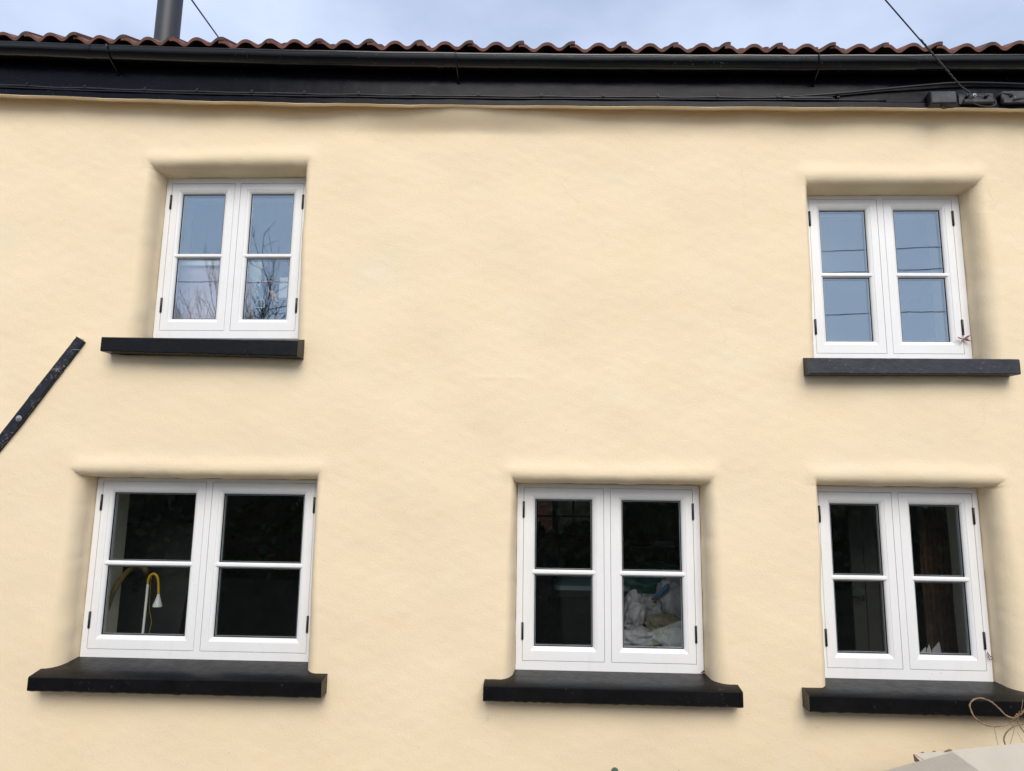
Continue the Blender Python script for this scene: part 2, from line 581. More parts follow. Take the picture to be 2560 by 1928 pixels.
# the top of the wall swells to meet the foot of the fascia in the middle
topz = ev(FAS, U)
swell = 0.006 + 0.078 * np.exp(-((U + 0.55) / 0.75) ** 2)
Y -= swell * sstep(1 - (topz - V) / 0.16) * (V > topz - 0.2)
X, Z = U.copy(), V.copy()
Y0 = 0.21
for w in WIN:
    xl, xr = w['ox']
    zb, zt = w['oz']
    q = np.clip((zt - V) / (zt - zb), 0, 1)
    aL = w['al'][0] + (w['al'][1] - w['al'][0]) * q ** 1.5
    aR = w['ar'][0] + (w['ar'][1] - w['ar'][0]) * q ** 1.5
    aL = aL * (1 + 0.10 * np.sin(V * 7 + xl))
    aR = aR * (1 + 0.10 * np.sin(V * 6 + xr))
    aT = w['at'] * (1 + 0.10 * np.sin(U * 5.0 + zt))
    dl, dr, dt = xl - U, U - xr, V - zt
    ts = np.maximum(dl / aL, dr / aR)
    side_a = np.where(dl > dr, aL, aR)
    sgn = np.where(dl > dr, -1.0, 1.0)
    tt = dt / aT
    t = np.maximum(np.maximum(ts, tt), 0)
    inside = (ts <= 0) & (tt <= 0)
    zone = (t < 1) & (V >= zb - 1e-9) & (~inside | (t >= 0))

    def prof(t, a, b, tilt):
        """t in 0..1 -> (offset, depth): a straight splay from the frame, then a quarter ellipse"""
        ls = Y0 - b
        la = 1.57 * np.sqrt((a * a + b * b) / 2)
        k = ls / (ls + la)
        q1 = np.clip(t / k, 0, 1)
        q2 = np.clip((t - k) / (1 - k), 0, 1) * (np.pi / 2)
        o0 = tilt * a
        off = o0 * q1 + (a - o0) * (1 - np.cos(q2))
        dep = Y0 - ls * q1 - b * np.sin(q2)
        return off, dep
    tm = np.clip(t, 0, 1)
    oS, dS = prof(tm, side_a, 0.125, 0.12)
    oT, dT = prof(tm, aT, 0.065, 0.06)
    use_top = tt > ts
    dep = np.where(use_top, dT, dS)
    ts_ = np.clip(ts, 0, None)
    tt_ = np.clip(tt, 0, None)
    sf = np.maximum(t, 1e-6)
    nx = np.where(ts > 0, np.where(dl > dr, xl, xr) + sgn * oS * (ts_ / sf), U)
    nzv = np.where(tt > 0, zt + oT * (tt_ / sf), V)
    near = zone
    wob = 0.0012 * waves(U, V, 0.16, 12, 31) + 0.0022 * waves(U, V, 0.5, 10, 33)
    fade = np.clip((1 - t) * 3, 0, 1)
    nx = nx + np.where(ts > 0, -sgn * (np.abs(wob) - .003), 0) * fade
    nzv = nzv + np.where(tt > 0, -(np.abs(wob) - .003), 0) * fade
    X = np.where(near, nx, X)
    Z = np.where(near, nzv, Z)
    # blend: the wall's own relief fades towards the frame
    Y = np.where(near, dep + Y * (0.25 + 0.75 * np.clip(t, 0, 1)), Y)
    # eyebrow: render swells a little over the lintel
    over = np.exp(-((V - zt - aT - 0.015) / 0.055) ** 2) * sstep((U - xl + 0.14) / 0.12) * sstep((xr + 0.14 - U) / 0.12)
    Y = Y - 0.013 * over * (V > zt)
nU, nV = len(LU), len(LV)
cu, cv = 0.5 * (LU[1:] + LU[:-1]), 0.5 * (LV[1:] + LV[:-1])
CU_, CV_ = np.meshgrid(cu, cv)
hole = np.zeros_like(CU_, bool)
for w in WIN:
    hole |= (CU_ > w['ox'][0]) & (CU_ < w['ox'][1]) & (CV_ > w['oz'][0]) & (CV_ < w['oz'][1])
jj, ii = np.nonzero(~hole)
a = jj * nU + ii
quads = np.stack([a, a + 1, a + nU + 1, a + nU], 1).astype(np.int32)
co = np.stack([X, Y, Z], 2).reshape(-1, 3).astype(np.float32)
me = bpy.data.meshes.new('wall')
me.vertices.add(len(co))
me.vertices.foreach_set('co', co.ravel())
me.loops.add(quads.size)
me.loops.foreach_set('vertex_index', quads.ravel())
me.polygons.add(len(quads))
me.polygons.foreach_set('loop_start', np.arange(0, quads.size, 4, dtype=np.int32))
me.polygons.foreach_set('use_smooth', np.ones(len(quads), bool))
me.update(calc_edges=True)
me.validate()
me.materials.append(M['render'])
wall = link('wall', me, cottage)

# ---- sills
for w in WIN:
    x0, x1, tl, tr, bl, br, yf, zb = SILL[w['k']]
    upper = w['k'] in ('ul', 'ur')
    nseg = 60
    vs_, fs = [], []
    g2 = np.random.default_rng(hash(w['k'][0]) % 5 + int(abs(x0) * 100))
    for i in range(nseg + 1):
        q = i / nseg
        x = x0 + (x1 - x0) * q
        zt_, zb_ = H + tl + (tr - tl) * q, H + bl + (br - bl) * q
        j = g2.normal(0, 0.0004, 4) * (1, 3, 1, 1)
        e = 0.006
        hb = H + zb
        for (y, z) in ((0.235, hb - 0.09), (0.235, hb), (0.17, hb - 0.004), (0.0, zt_ + (hb - zt_) * (-yf) / (0.19 - yf) + j[3]), (yf + e, zt_ + j[0]), (yf, zt_ - e + j[0]), (yf + j[2], zb_ + e + j[1]), (yf + e, zb_ + j[1]), (-0.02, zb_ + .004), (0.235, zb_ + 0.02)):
            vs_.append((x, y, z))
    m_ = 10
    for i in range(nseg):
        for k in range(m_):
            a, b = i * m_ + k, i * m_ + (k + 1) % m_
            fs.append((a, b, b + m_, a + m_))
    fs.append(tuple(range(m_)))
    fs.append(tuple(range(nseg * m_ + m_ - 1, nseg * m_ - 1, -1)))
    so = MB().add(vs_, fs, 0, True).build('window_sill', M['sill_grey'] if w['k'] == 'ur' else M['sill'], cottage, sharp=40)
    if w['k'] == 'ur':
        so['label'] = 'faded grey-black sill'

# ---- windows
for w in WIN:
    s = w['s']
    z0, z1 = w['z']
    fx, fz = w['fx'], w['fz']
    win = empty_part('window', cottage, w['label'])
    gp = 0.0022
    GAP_Y = 0.206
    fr = MB()
    fr.box(fx[0], s[0] - gp, YF, 0.27, fz[0], fz[1])
    fr.box(s[3] + gp, fx[1], YF, 0.27, fz[0], fz[1])
    fr.box(s[1] + gp, s[2] - gp, YF, 0.27, fz[0], fz[1])
    for (xa, xb) in ((s[0] - gp, s[1] + gp), (s[2] - gp, s[3] + gp)):
        fr.box(xa, xb, YF, 0.27, z1 + gp, fz[1])
        fr.box(xa, xb, YF, 0.27, fz[0], z0 - gp)
        fr.ring(xa, xb, z0 - gp, z1 + gp, [(0, GAP_Y), (0.022, GAP_Y), (0.022, 0.27)])
    fr.build('frame', M['upvc'], win)
    glass = M['glass_up'] if w['k'][0] == 'u' else M['glass_low']
    for si, (xa, xb) in enumerate(((s[0], s[1]), (s[2], s[3]))):
        sa = MB()
        pr = [(0.0, 0.220), (0.0, YF + .0015), (0.0015, YF), (0.0485, YF), (0.0500, YF + .0035), (0.0530, YF + .0035), (0.0615, YF + .007), (0.0705, YF + .014), (0.0755, YF + .024),
              (0.0760, 0.245), (0.0, 0.245)]
        sa.ring(xa, xb, z0, z1, pr, 0, 0.012)
        sa.build('sash', M['upvc'], win)
        gx0, gx1, gz0, gz1 = xa + .0755, xb - .0755, z0 + .0875, z1 - .0755
        zc = 0.5 * (z0 + z1) + 0.003
        bar = MB()
        prf = [(YF + .026, -.0165), (YF + .018, -.0165), (YF + .012, -.0125), (YF + .005, -.009), (YF + .003, -.006), (YF + .003, .006), (YF + .005, .009), (YF + .012, .0125), (YF + .018, .0165), (YF + .026, .0165)]
        vv = [(x, y, zc + z) for x in (gx0 - .018, gx1 + .018) for y, z in prf]
        nn = len(prf)
        bar.add(vv, [(k, (k + 1) % nn, (k + 1) % nn + nn, k + nn) for k in range(nn)] + [tuple(range(nn)), tuple(range(2 * nn - 1, nn - 1, -1))])
        bar.build('glazing_bar', M['upvc'], win)
        for (pa, pb) in ((gz0, zc - .0165), (zc + .0165, gz1)):
            MB().box(gx0 + .0005, gx1 - .0005, YF + .028, YF + .048, pa + .0005, pb - .0005).build('pane', glass, win)
            se = MB()
            se.ring(gx0, gx1, pa, pb, [(0, YF + .0225), (0.0028, YF + .0225), (0.0035, YF + .0275)], 0)
            se.ring(gx0 + .001, gx1 - .001, pa + .001, pb - .001, [(0.0, YF + .0315), (0.0065, YF + .0315), (0.0065, YF + .0445), (0.0, YF + .0445)], 1)
            se.ring(gx0 + .001, gx1 - .001, pa + .001, pb - .001, [(0.0, YF + .0305), (0.0045, YF + .0305)], 0)
            se.build('glazing_seal', [M['gasket'], M['spacer']], win)
        hx = xa - gp / 2 if si == 0 else xb + gp / 2
        for (ha, hb) in ((z1 - .198, z1 - .090), (z0 + .130, z0 + .238)):
            hm = MB()
            hm.tube([(hx, YF - .004, ha), (hx, YF - .004, ha + .002), (hx, YF - .004, hb - .002), (hx, YF - .004, hb)], [.0055, .0075, .0075, .0055], 10)
            hm.box(hx - .0074, hx + .0074, YF - .004, YF + .002, ha + .001, hb - .001)
            hm.build('hinge', M['hinge'], win)

# ---- rooms behind the windows
ROOM = dict(ul=(-4.4, -.55, .82, 2.62), ur=(-.45, 4.6, .82, 2.62), ll=(-4.6, -.95, -1.85, .62), lm=(-.85, 1.42, -1.85, .62), lr=(1.52, 4.6, -1.85, .62))
YI, YB = 0.61, 4.4
for w in WIN:
    k = w['k']
    ra, rb, rz0, rz1 = ROOM[k]
    rz0 += H
    rz1 += H
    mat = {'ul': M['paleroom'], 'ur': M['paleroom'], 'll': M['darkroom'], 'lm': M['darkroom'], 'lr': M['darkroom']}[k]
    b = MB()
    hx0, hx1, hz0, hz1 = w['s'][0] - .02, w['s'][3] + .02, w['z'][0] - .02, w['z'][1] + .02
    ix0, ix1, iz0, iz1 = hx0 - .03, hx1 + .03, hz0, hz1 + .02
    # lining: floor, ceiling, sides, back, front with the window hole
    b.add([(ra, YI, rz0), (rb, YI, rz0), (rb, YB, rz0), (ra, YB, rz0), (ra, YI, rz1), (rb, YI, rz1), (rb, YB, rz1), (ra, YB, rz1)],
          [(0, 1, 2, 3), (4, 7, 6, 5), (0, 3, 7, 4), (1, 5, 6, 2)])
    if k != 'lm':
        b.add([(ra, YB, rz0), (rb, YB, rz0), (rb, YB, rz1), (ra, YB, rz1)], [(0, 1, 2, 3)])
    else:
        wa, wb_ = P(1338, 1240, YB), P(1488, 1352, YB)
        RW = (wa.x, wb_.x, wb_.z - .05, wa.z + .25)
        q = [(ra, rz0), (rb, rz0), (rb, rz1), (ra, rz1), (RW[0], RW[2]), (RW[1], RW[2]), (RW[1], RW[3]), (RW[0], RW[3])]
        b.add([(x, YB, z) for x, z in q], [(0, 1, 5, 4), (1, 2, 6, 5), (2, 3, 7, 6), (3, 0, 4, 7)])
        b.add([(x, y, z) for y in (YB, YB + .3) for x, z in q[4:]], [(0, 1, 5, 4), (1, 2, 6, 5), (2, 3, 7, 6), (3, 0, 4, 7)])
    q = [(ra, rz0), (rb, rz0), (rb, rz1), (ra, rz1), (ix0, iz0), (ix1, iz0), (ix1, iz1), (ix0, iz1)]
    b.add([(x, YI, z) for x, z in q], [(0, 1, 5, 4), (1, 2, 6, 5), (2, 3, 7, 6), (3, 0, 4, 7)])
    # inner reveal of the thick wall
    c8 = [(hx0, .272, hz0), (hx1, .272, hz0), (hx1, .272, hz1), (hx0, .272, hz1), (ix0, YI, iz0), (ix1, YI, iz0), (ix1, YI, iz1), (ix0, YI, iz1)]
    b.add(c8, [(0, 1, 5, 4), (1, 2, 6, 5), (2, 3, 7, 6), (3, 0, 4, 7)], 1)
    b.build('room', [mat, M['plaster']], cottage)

# ---- fascia, soffit, gutter
exs = np.linspace(-7.4, 7.4, 150)


def extrude_x(prof_fn, name, mat, parent, closed=True, smooth=False, sharp=None):
    vs_, fs = [], []
    m_ = None
    for x in exs:
        pr = prof_fn(float(x))
        m_ = len(pr)
        vs_ += [(float(x), y, z) for y, z in pr]
    for i in range(len(exs) - 1):
        for k in range(m_ if closed else m_ - 1):
            a, b = i * m_ + k, i * m_ + (k + 1) % m_
            fs.append((a, b, b + m_, a + m_))
    if closed:
        fs.append(tuple(range(m_)))
        fs.append(tuple(range((len(exs) - 1) * m_ + m_ - 1, (len(exs) - 1) * m_ - 1, -1)))
    return MB().add(vs_, fs, 0, smooth).build(name, mat, parent, sharp=sharp)


def jit(x, s):
    return 0.0025 * math.sin(x * 9 + s) + 0.0015 * math.sin(x * 31 + 2 * s)


YFA = -0.110


def fas_prof(x):
    z = float(ev(FAS, x)) + jit(x, 1)
    zg = float(ev(GUT, x))
    return [(YFA - .014, z), (YFA - .014, z + .034), (YFA - .008, z + .042), (YFA, z + .043), (YFA + jit(x, 4) * .4, zg + .02), (YFA + .025, zg + .02), (YFA + .025, z + .002)]


extrude_x(fas_prof, 'fascia', M['fascia'], cottage)


def sof_prof(x):
    z = float(ev(FAS, x)) + jit(x, 1)
    return [(YFA - .011, z - .0015), (YFA - .011, z - .0045 + .5 * jit(x, 7)), (YFA + .022, z - .004), (YFA + .033, z + .026), (-.05, z + .030 + jit(x, 3)), (0.16, z + .034), (0.16, z + .05), (YFA + .036, z + .045), (YFA + .026, z - .0010)]


extrude_x(sof_prof, 'soffit', M['render'], cottage, smooth=True, sharp=50)
GR = 0.068
YG = YFA - 0.012 - GR


def gut_prof(x):
    z = float(ev(GUT, x)) + 0.4 * jit(x, 2)
    pr = []
    for i in range(15):
        q = math.pi * i / 14
        pr.append((YG - GR * math.cos(q), z - GR * 1.02 * math.sin(q)))
    pr = pr[::1]
    rim = [(YG - GR - .004, z + .002), (YG - GR - .004, z + .010), (YG - GR + .003, z + .010)]
    inner = [(YG - (GR - .004) * math.cos(q), z - (GR - .004) * math.sin(q)) for q in [math.pi * i / 14 for i in range(15)]]
    return rim[::-1][1:2] + [rim[0]] + pr + [(YG + GR, z + .01), (YG + GR - .004, z + .01)] + inner[::-1] + [rim[2]]


gutter = extrude_x(gut_prof, 'gutter', M['gutter'], cottage, smooth=True, sharp=40)
for bx, ux in ((275, 225), (1140, 1102), (2040, 2005)):
    xb = P(bx, 190, YG).x
    xu = P(ux, 170, YG).x
    z = float(ev(GUT, xb))
    b = MB()
    # union band round the gutter
    zu = float(ev(GUT, xu))
    pts = [(xu, YG - (GR + .004) * math.cos(math.pi * i / 12), zu - (GR + .005) * math.sin(math.pi * i / 12)) for i in range(13)]
    vs_ = []
    for p in pts:
        for dx, rr in ((-.024, 0), (.024, 0)):
            vs_.append((p[0] + dx, p[1], p[2]))
    b.add(vs_, [(2 * i, 2 * i + 1, 2 * i + 3, 2 * i + 2) for i in range(12)], 0, True)
    b.build('union_band', M['gutter'], gutter)
    b = MB()
    # drive-in stay: from the lip under the gutter to the bolt on the board
    b.tube([(xb, YG - GR - .009, z + .012), (xb + .002, YG - GR - .009, z - .01), (xb + .005, YG - GR * .78, z - GR * .78), (xb + .008, YG - GR * .2, z - GR - .012),
            (xb + .008, YFA - .02, z - GR - .040), (xb + .007, YFA + .004, z - GR - .052)], .0058, 7)
    b.build('bracket', M['gutter'], gutter)
    bl = MB()
    bl.lathe((xb + .007, YFA - .004, z - GR - .052), [(0.0, -.012), (.007, -.011), (.009, -.004), (.013, -.002), (.014, .006)], 8, axis='y')
    bl.build('bolt', M['fascia'], gutter)

# ---- roof: deck and single tiles
PITCH_R = R(25.5)
PER = (P(2085, 110, -.24).x - P(433, 100, -.24).x) / 23.0 if False else 0.1755
TW = 2 * PER
AMP, TH, TL = 0.039, 0.021, 0.40


def wave_h(u):
    """height of the tile profile, u in periods, crest at 0"""
    f = (u % 1.0)
    f = f ** 1.0
    ph = f - 0.055 * math.sin(2 * math.pi * f)
    c = 0.5 + 0.5 * math.cos(2 * math.pi * ph)
    return AMP * (c ** 1.25)


tm_ = MB()
NS = 26
vs_, fs = [], []
for (yy) in (0.0, TL):
    for layer in (0, 1):
        for i in range(NS + 1):
            u = -0.10 + 2.2 * i / NS           # laps a little beyond the crest at both ends
            x = u * PER
            lift = -0.009 + 0.018 * (i / NS)
            z = wave_h(u) + lift + (TH if layer else 0.0)
            ed = (-0.006 if layer == 0 else 0.0)
            vs_.append((x, yy + (0.003 if (yy == 0 and layer) else 0), z))
W_ = NS + 1
for i in range(NS):
    fs.append((i, i + 1, W_ + i + 1, W_ + i))                           # front edge
    fs.append((2 * W_ + i, 3 * W_ + i, 3 * W_ + i + 1, 2 * W_ + i + 1)) # back edge
    fs.append((W_ + i, W_ + i + 1, 3 * W_ + i + 1, 3 * W_ + i))         # top
    fs.append((i, 2 * W_ + i, 2 * W_ + i + 1, i + 1))                   # under
fs.append((0, W_, 3 * W_, 2 * W_))
fs.append((NS, 2 * W_ + NS, 3 * W_ + NS, W_ + NS))
tm_.add(vs_, fs, 0, True)
deck = MB()
vs_, fs = [], []
for x in exs:
    zt_ = float(ev(TIL, float(x))) - .085
    ry = 2.35
    vs_ += [(float(x), -.09, zt_), (float(x), ry, zt_ + (ry + .09) * math.tan(PITCH_R)), (float(x), ry + 2.4, zt_), (float(x), -.09, zt_ - .03)]
for i in range(len(exs) - 1):
    for k in range(3):
        a = i * 4 + (k if k < 2 else 3)
        b = i * 4 + (k + 1 if k < 2 else 0)
        fs.append((a, b, b + 4, a + 4))
deck.add(vs_, fs)
roof = deck.build('roof', simple('roof_underlay', (0.03, 0.027, 0.025), 0.9, 0.1), cottage)
proto = None
x_joint = P(433, 100, -.20).x                # a crest that carries a joint
YT = -0.205
i0 = int((-4.6 - x_joint) / TW) - 1
for row in range(5):
    for c in range(i0, i0 + 27):
        x = x_joint + c * TW
        if x > 4.3:
            continue
        dn = row * 0.335
        slope = math.atan(float(ev(TIL, x + .2) - ev(TIL, x)) / .2)
        if proto is None:
            proto = tm_.build('roof_tile', M['tile'], roof, sharp=45)
            o = proto
            o.matrix_parent_inverse = Matrix()
        else:
            o = proto.copy()
            col.objects.link(o)
            o.parent = roof
        rr = random.uniform(-1, 1)
        lift = 0.022 * row + (0.022 if P(2455, 100, YT).x < x + .1 else 0)
        o.location = Vector((x + .002 * rr, YT + dn * math.cos(PITCH_R) + .008 * random.uniform(-1, 1), float(ev(TIL, x)) - AMP - TH + dn * math.sin(PITCH_R) + lift + .004 * rr))
        o.rotation_euler = (PITCH_R - 0.03, -slope, random.uniform(-.012, .012))
# ---- flue pipe on the roof
yfl = 1.0
pa, pb = P(417, 95, yfl), P(423, 0, yfl)
rfl = 0.5 * (P(446, 60, yfl).x - P(389, 60, yfl).x)
b = MB()
b.lathe((pa.x, yfl, 0), [(rfl, pa.z - .45), (rfl, pa.z + 1.25), (rfl * 1.08, pa.z + 1.25), (rfl * 1.08, pa.z + 1.31), (rfl * .9, pa.z + 1.31)], 32)
b.lathe((pa.x, yfl, 0), [(rfl * 1.5, pa.z + 1.42), (rfl * .2, pa.z + 1.55), (0.001, pa.z + 1.55)], 24)
for q in range(3):
    aa = q * 2.1
    b.box(pa.x + rfl * math.cos(aa) - .01, pa.x + rfl * math.cos(aa) + .01, yfl + rfl * math.sin(aa) - .01, yfl + rfl * math.sin(aa) + .01, pa.z + 1.3, pa.z + 1.44)
b.build('flue_pipe', M['flue'], cottage, sharp=40)
# side and back walls of the house (out of view, they close the box)
b = MB()
b.box(-7.5, -7.3, 0.02, 4.75, 0, H + 2.9)
b.box(7.3, 7.5, 0.02, 4.75, 0, H + 2.9)
b.build('side_wall', M['render'], cottage)
# ------------------------------------------------------------------ materials of the things
M['alu'] = simple('worn_galvanised', (0.30, 0.31, 0.32), 0.45, 0.3, 30, 0.2, 80, metal=0.4)
M['boxgrey'] = make_black('weathered_grey_box', (0.020, 0.021, 0.026), 0.55, 40, 0.4, (1, 1, 1), 0.5)
M['wire'] = simple('weathered_wire', (0.05, 0.048, 0.045), 0.6, 0.3, 60)
M['card'] = simple('whitewashed_cardboard', (0.47, 0.425, 0.355), 0.85, 0.05, 5, 0.2, 40)
M['card_brown'] = simple('brown_cardboard', (0.09, 0.055, 0.045), 0.9, 0.25, 14)
M['stem'] = simple('dry_vine_bark', (0.23, 0.155, 0.085), 0.8, 0.35, 30, 0.3, 120)
M['dryleaf'] = simple('dry_leaf', (0.36, 0.19, 0.075), 0.75, 0.35, 40)
M['redleaf'] = simple('dead_reddish_leaf', (0.16, 0.06, 0.045), 0.7, 0.4, 60)
M['bingreen'] = simple('green_bin_plastic', (0.045, 0.105, 0.080), 0.42, 0.12, 6, 0.05, 60)
M['bindark'] = simple('dark_green_bin_plastic', (0.0025, 0.004, 0.003), 0.5, 0.15, 6)
M['lidteal'] = simple('grey_teal_lid_plastic', (0.08, 0.14, 0.155), 0.35, 0.12, 6)
M['rubber'] = simple('black_rubber', (0.02, 0.02, 0.02), 0.8, 0.2)
M['yellow'] = simple('yellow_sleeve', (0.62, 0.36, 0.015), 0.45, 0.08, 20)
M['lampwhite'] = simple('white_lamp_enamel', (0.78, 0.78, 0.75), 0.4, 0.03)
M['sack'] = simple('woven_white_sack', (0.33, 0.33, 0.36), 0.5, 0.3, 16, 0.7, 35)
M['sacktan'] = simple('sand_sack', (0.20, 0.175, 0.125), 0.8, 0.35, 14, 0.45, 60)
M['teal'] = simple('teal_sheet_plastic', (0.02, 0.13, 0.115), 0.4, 0.3, 5, 0.2, 30)
M['bluebag'] = simple('blue_plastic', (0.03, 0.16, 0.33), 0.4, 0.2, 9)
M['label'] = simple('grey_paper_label', (0.30, 0.29, 0.28), 0.8, 0.35, 70)
M['braid'] = simple('plaited_straw', (0.62, 0.30, 0.11), 0.7, 0.25, 40, 0.3, 200)
M['leather'] = simple('brown_leather', (0.30, 0.17, 0.06), 0.6, 0.2, 20)
M['blackleather'] = simple('black_leather', (0.012, 0.012, 0.014), 0.5, 0.2, 20)
M['steel'] = simple('pale_steel', (0.72, 0.76, 0.74), 0.35, 0.05)
M['orange'] = simple('orange_plastic', (0.45, 0.12, 0.03), 0.5, 0.1)
M['curtain'] = simple('brown_curtain_cloth', (0.075, 0.038, 0.022), 0.95, 0.35, 16, 0.3, 60)
M['panelgrey'] = simple('grey_boarded_door_paint', (0.055, 0.052, 0.047), 0.6, 0.1, 3)
M['blackboard'] = simple('black_chalkboard', (0.030, 0.030, 0.029), 0.85, 0.25, 3)
M['paper'] = simple('white_envelope_paper', (0.36, 0.35, 0.36), 0.85, 0.05)
M['blind'] = simple('white_blind_cloth', (0.80, 0.77, 0.77), 0.9, 0.03, 3)
M['blindpink'] = simple('pale_mauve_board', (0.66, 0.52, 0.54), 0.9, 0.03, 3)
M['clutter'] = simple('dark_clutter', (0.025, 0.024, 0.022), 0.7, 0.4, 20)
M['bark'] = simple('tree_bark', (0.045, 0.036, 0.028), 0.9, 0.3, 12)
M['pole'] = simple('weathered_pole_wood', (0.10, 0.080, 0.060), 0.9, 0.25, 6, 0.3, 30)
M['hedge'] = simple('dark_hedge_leaf', (0.055, 0.068, 0.030), 0.75, 0.5, 3)
M['earth'] = simple('bank_earth', (0.055, 0.045, 0.03), 0.95, 0.3, 4)
M['concrete'] = simple('pale_ledge', (0.46, 0.42, 0.36), 0.9, 0.1)


def spline(pts, n=8):
    """Catmull-Rom through points"""
    p = [Vector(q) for q in pts]
    p = [2 * p[0] - p[1]] + p + [2 * p[-1] - p[-2]]
    out = []
    for i in range(1, len(p) - 2):
        for k in range(n):
            t = k / n
            out.append(0.5 * ((2 * p[i]) + (-p[i - 1] + p[i + 1]) * t + (2 * p[i - 1] - 5 * p[i] + 4 * p[i + 1] - p[i + 2]) * t * t + (-p[i - 1] + 3 * p[i] - 3 * p[i + 1] + p[i + 2]) * t ** 3))
    out.append(p[-2])
    return out


def catenary(a, b, sag, n=24):
    a, b = Vector(a), Vector(b)
    return [a.lerp(b, i / n) - Vector((0, 0, sag * 4 * (i / n) * (1 - i / n))) for i in range(n + 1)]


# ------------------------------------------------------------------ black tie bar on the wall
A, B_ = S(174.5, 733, -.020), S(-1, 957, -.020)
dirv = (B_ - A)
dirv.y = 0
Lb = dirv.length
dirv.normalize()
nrm = Vector((-dirv.z, 0, dirv.x))
hw = 0.43 * (S(165, 727, -.020) - S(186, 740, -.020)).length
t = thing('wall_tie_bar', 'worn black iron tie bar slanting across the wall left of the upper window', 'tie bar', tuple(S(40, 904, 0)))
b = MB()
N = 40
rows = []
for i in range(N + 1):
    q = (Lb + .55) * i / N
    c = A + dirv * q
    j = [random.gauss(0, .0011) for _ in range(2)]
    rows.append([c + nrm * (hw + j[0]) + Vector((0, .035, 0)), c + nrm * (hw - .002 + j[0]) - Vector((0, .004, 0)), c + nrm * (hw - .008) - Vector((0, .008, 0)),
                 c - nrm * (hw - .008) - Vector((0, .008, 0)), c - nrm * (hw - .002 + j[1]) - Vector((0, .004, 0)), c - nrm * (hw + j[1]) + Vector((0, .035, 0))])
b.add([p for r in rows for p in r], [(i * 6 + k, i * 6 + k + 1, i * 6 + k + 7, i * 6 + k + 6) for i in range(N) for k in range(5)] + [tuple(range(6)), tuple(N * 6 + k for k in range(5, -1, -1))], 0, False)
b.build('bar', M['tie'], t)
# raised lip of cream paint along the lower edge and the end
b = MB()
e1 = [A + nrm * (hw * s_) - dirv * .006 - Vector((0, 0, 0)) for s_ in (1, -1)]
b.tube([A + nrm * (hw * .4) - dirv * .006, A - nrm * (hw + .008) - dirv * .002], .0065, 6)
b.tube([A + Vector((0, .006, 0)) - nrm * (hw + .004) + dirv * q + nrm * random.gauss(0, .001) for q in np.linspace(0, Lb + .5, 26)], .0042, 6)
b.build('paint_lip', M['render'], t)
c = S(40, 904, -.029)
b = MB()
b.lathe((c.x, c.y, c.z), [(.021, .006), (.021, .001), (.013, 0.0)], 14, axis='y')
b.lathe((c.x, c.y, c.z), [(.0145, 0.002), (.0145, -.009), (.011, -.010), (.0075, -.010)], 6, axis='y')
b.lathe((c.x, c.y, c.z), [(.0075, -.004), (.0075, -.018), (.001, -.019)], 10, axis='y')
b.build('bolt', M['alu'], t, sharp=30)
a1, a2 = S(158, 755.5, -.0205), S(173, 755.8, -.0205)
b = MB()
b.tube([S(157, 755.5, -.0285), S(177, 755.9, -.0285)], .0014, 5)
b.build('paint_line', M['paper'], t)

# ------------------------------------------------------------------ cable clipped along the fascia
def cab_z(x):
    return float(ev(FAS, x)) + .068


t = thing('fascia_cable', 'black cable clipped in a row along the foot of the fascia board', 'cable', (0, YFA, cab_z(0)))
clips = [180, 553, 940, 1275, 1628, 1965]
clx = [P(x / 2.572, 215, YFA).x for x in clips] + [P(860 + x / 2.572, 235, YFA).x for x in (97, 452, 865, 1270, 1665, 2015)] + [P(1700 + x / 2.572, 243, YFA).x for x in (240, 625, 1010)]
pts = []
for x in np.arange(-6.8, clx[-1] + .001, .06):
    near = min(abs(x - c_) for c_ in clx)
    pts.append((float(x), YFA - .0085, cab_z(float(x)) - .004 * min(1, near / .12) * abs(math.sin(x * 5)) + .0012 * math.sin(x * 13)))
zc_ = [(S(1690, 210, -0.125)), (S(1800, 203, -0.130)), (S(1900, 193.5, -0.132)), (S(2000, 184, -0.140)), (S(2070, 179, -0.145)), (S(2140, 179.5, -0.140)), (S(2230, 183, -0.135)), (S(2400, 192, -0.130))]
pts += [tuple(p) for p in spline(zc_, 6)]
b = MB().tube(pts, .0085, 8).build('cable', M['cable'], t)
# second thinner cable just below
pts2 = [(float(x), YFA - .0065, cab_z(float(x)) - .0150 + .001 * math.sin(x * 8)) for x in np.arange(-6.8, P(2230, 250, YFA).x, .06)]
MB().tube(pts2, .0055, 6).build('cable', M['cable'], t)
for x in clx:
    z = cab_z(x)
    b = MB()
    arc = [(x, YFA - .0085 - .0145 * math.sin(math.pi * i / 8) * 1.0, z - .0145 + .0285 * i / 8) for i in range(9)]
    vs_ = []
    for p in arc:
        vs_ += [(p[0] - .0085, p[1], p[2]), (p[0] + .0085, p[1], p[2])]
    b.add(vs_, [(2 * i, 2 * i + 1, 2 * i + 3, 2 * i + 2) for i in range(8)], 0, True)
    b.box(x - .008, x + .008, YFA - .012, YFA + .001, z + .0125, z + .023)
    b.lathe((x, YFA - .010, z + .018), [(.0042, 0), (.0042, -.004), (.001, -.005)], 8, axis='y')
    b.build('clip', M['cable'], t)

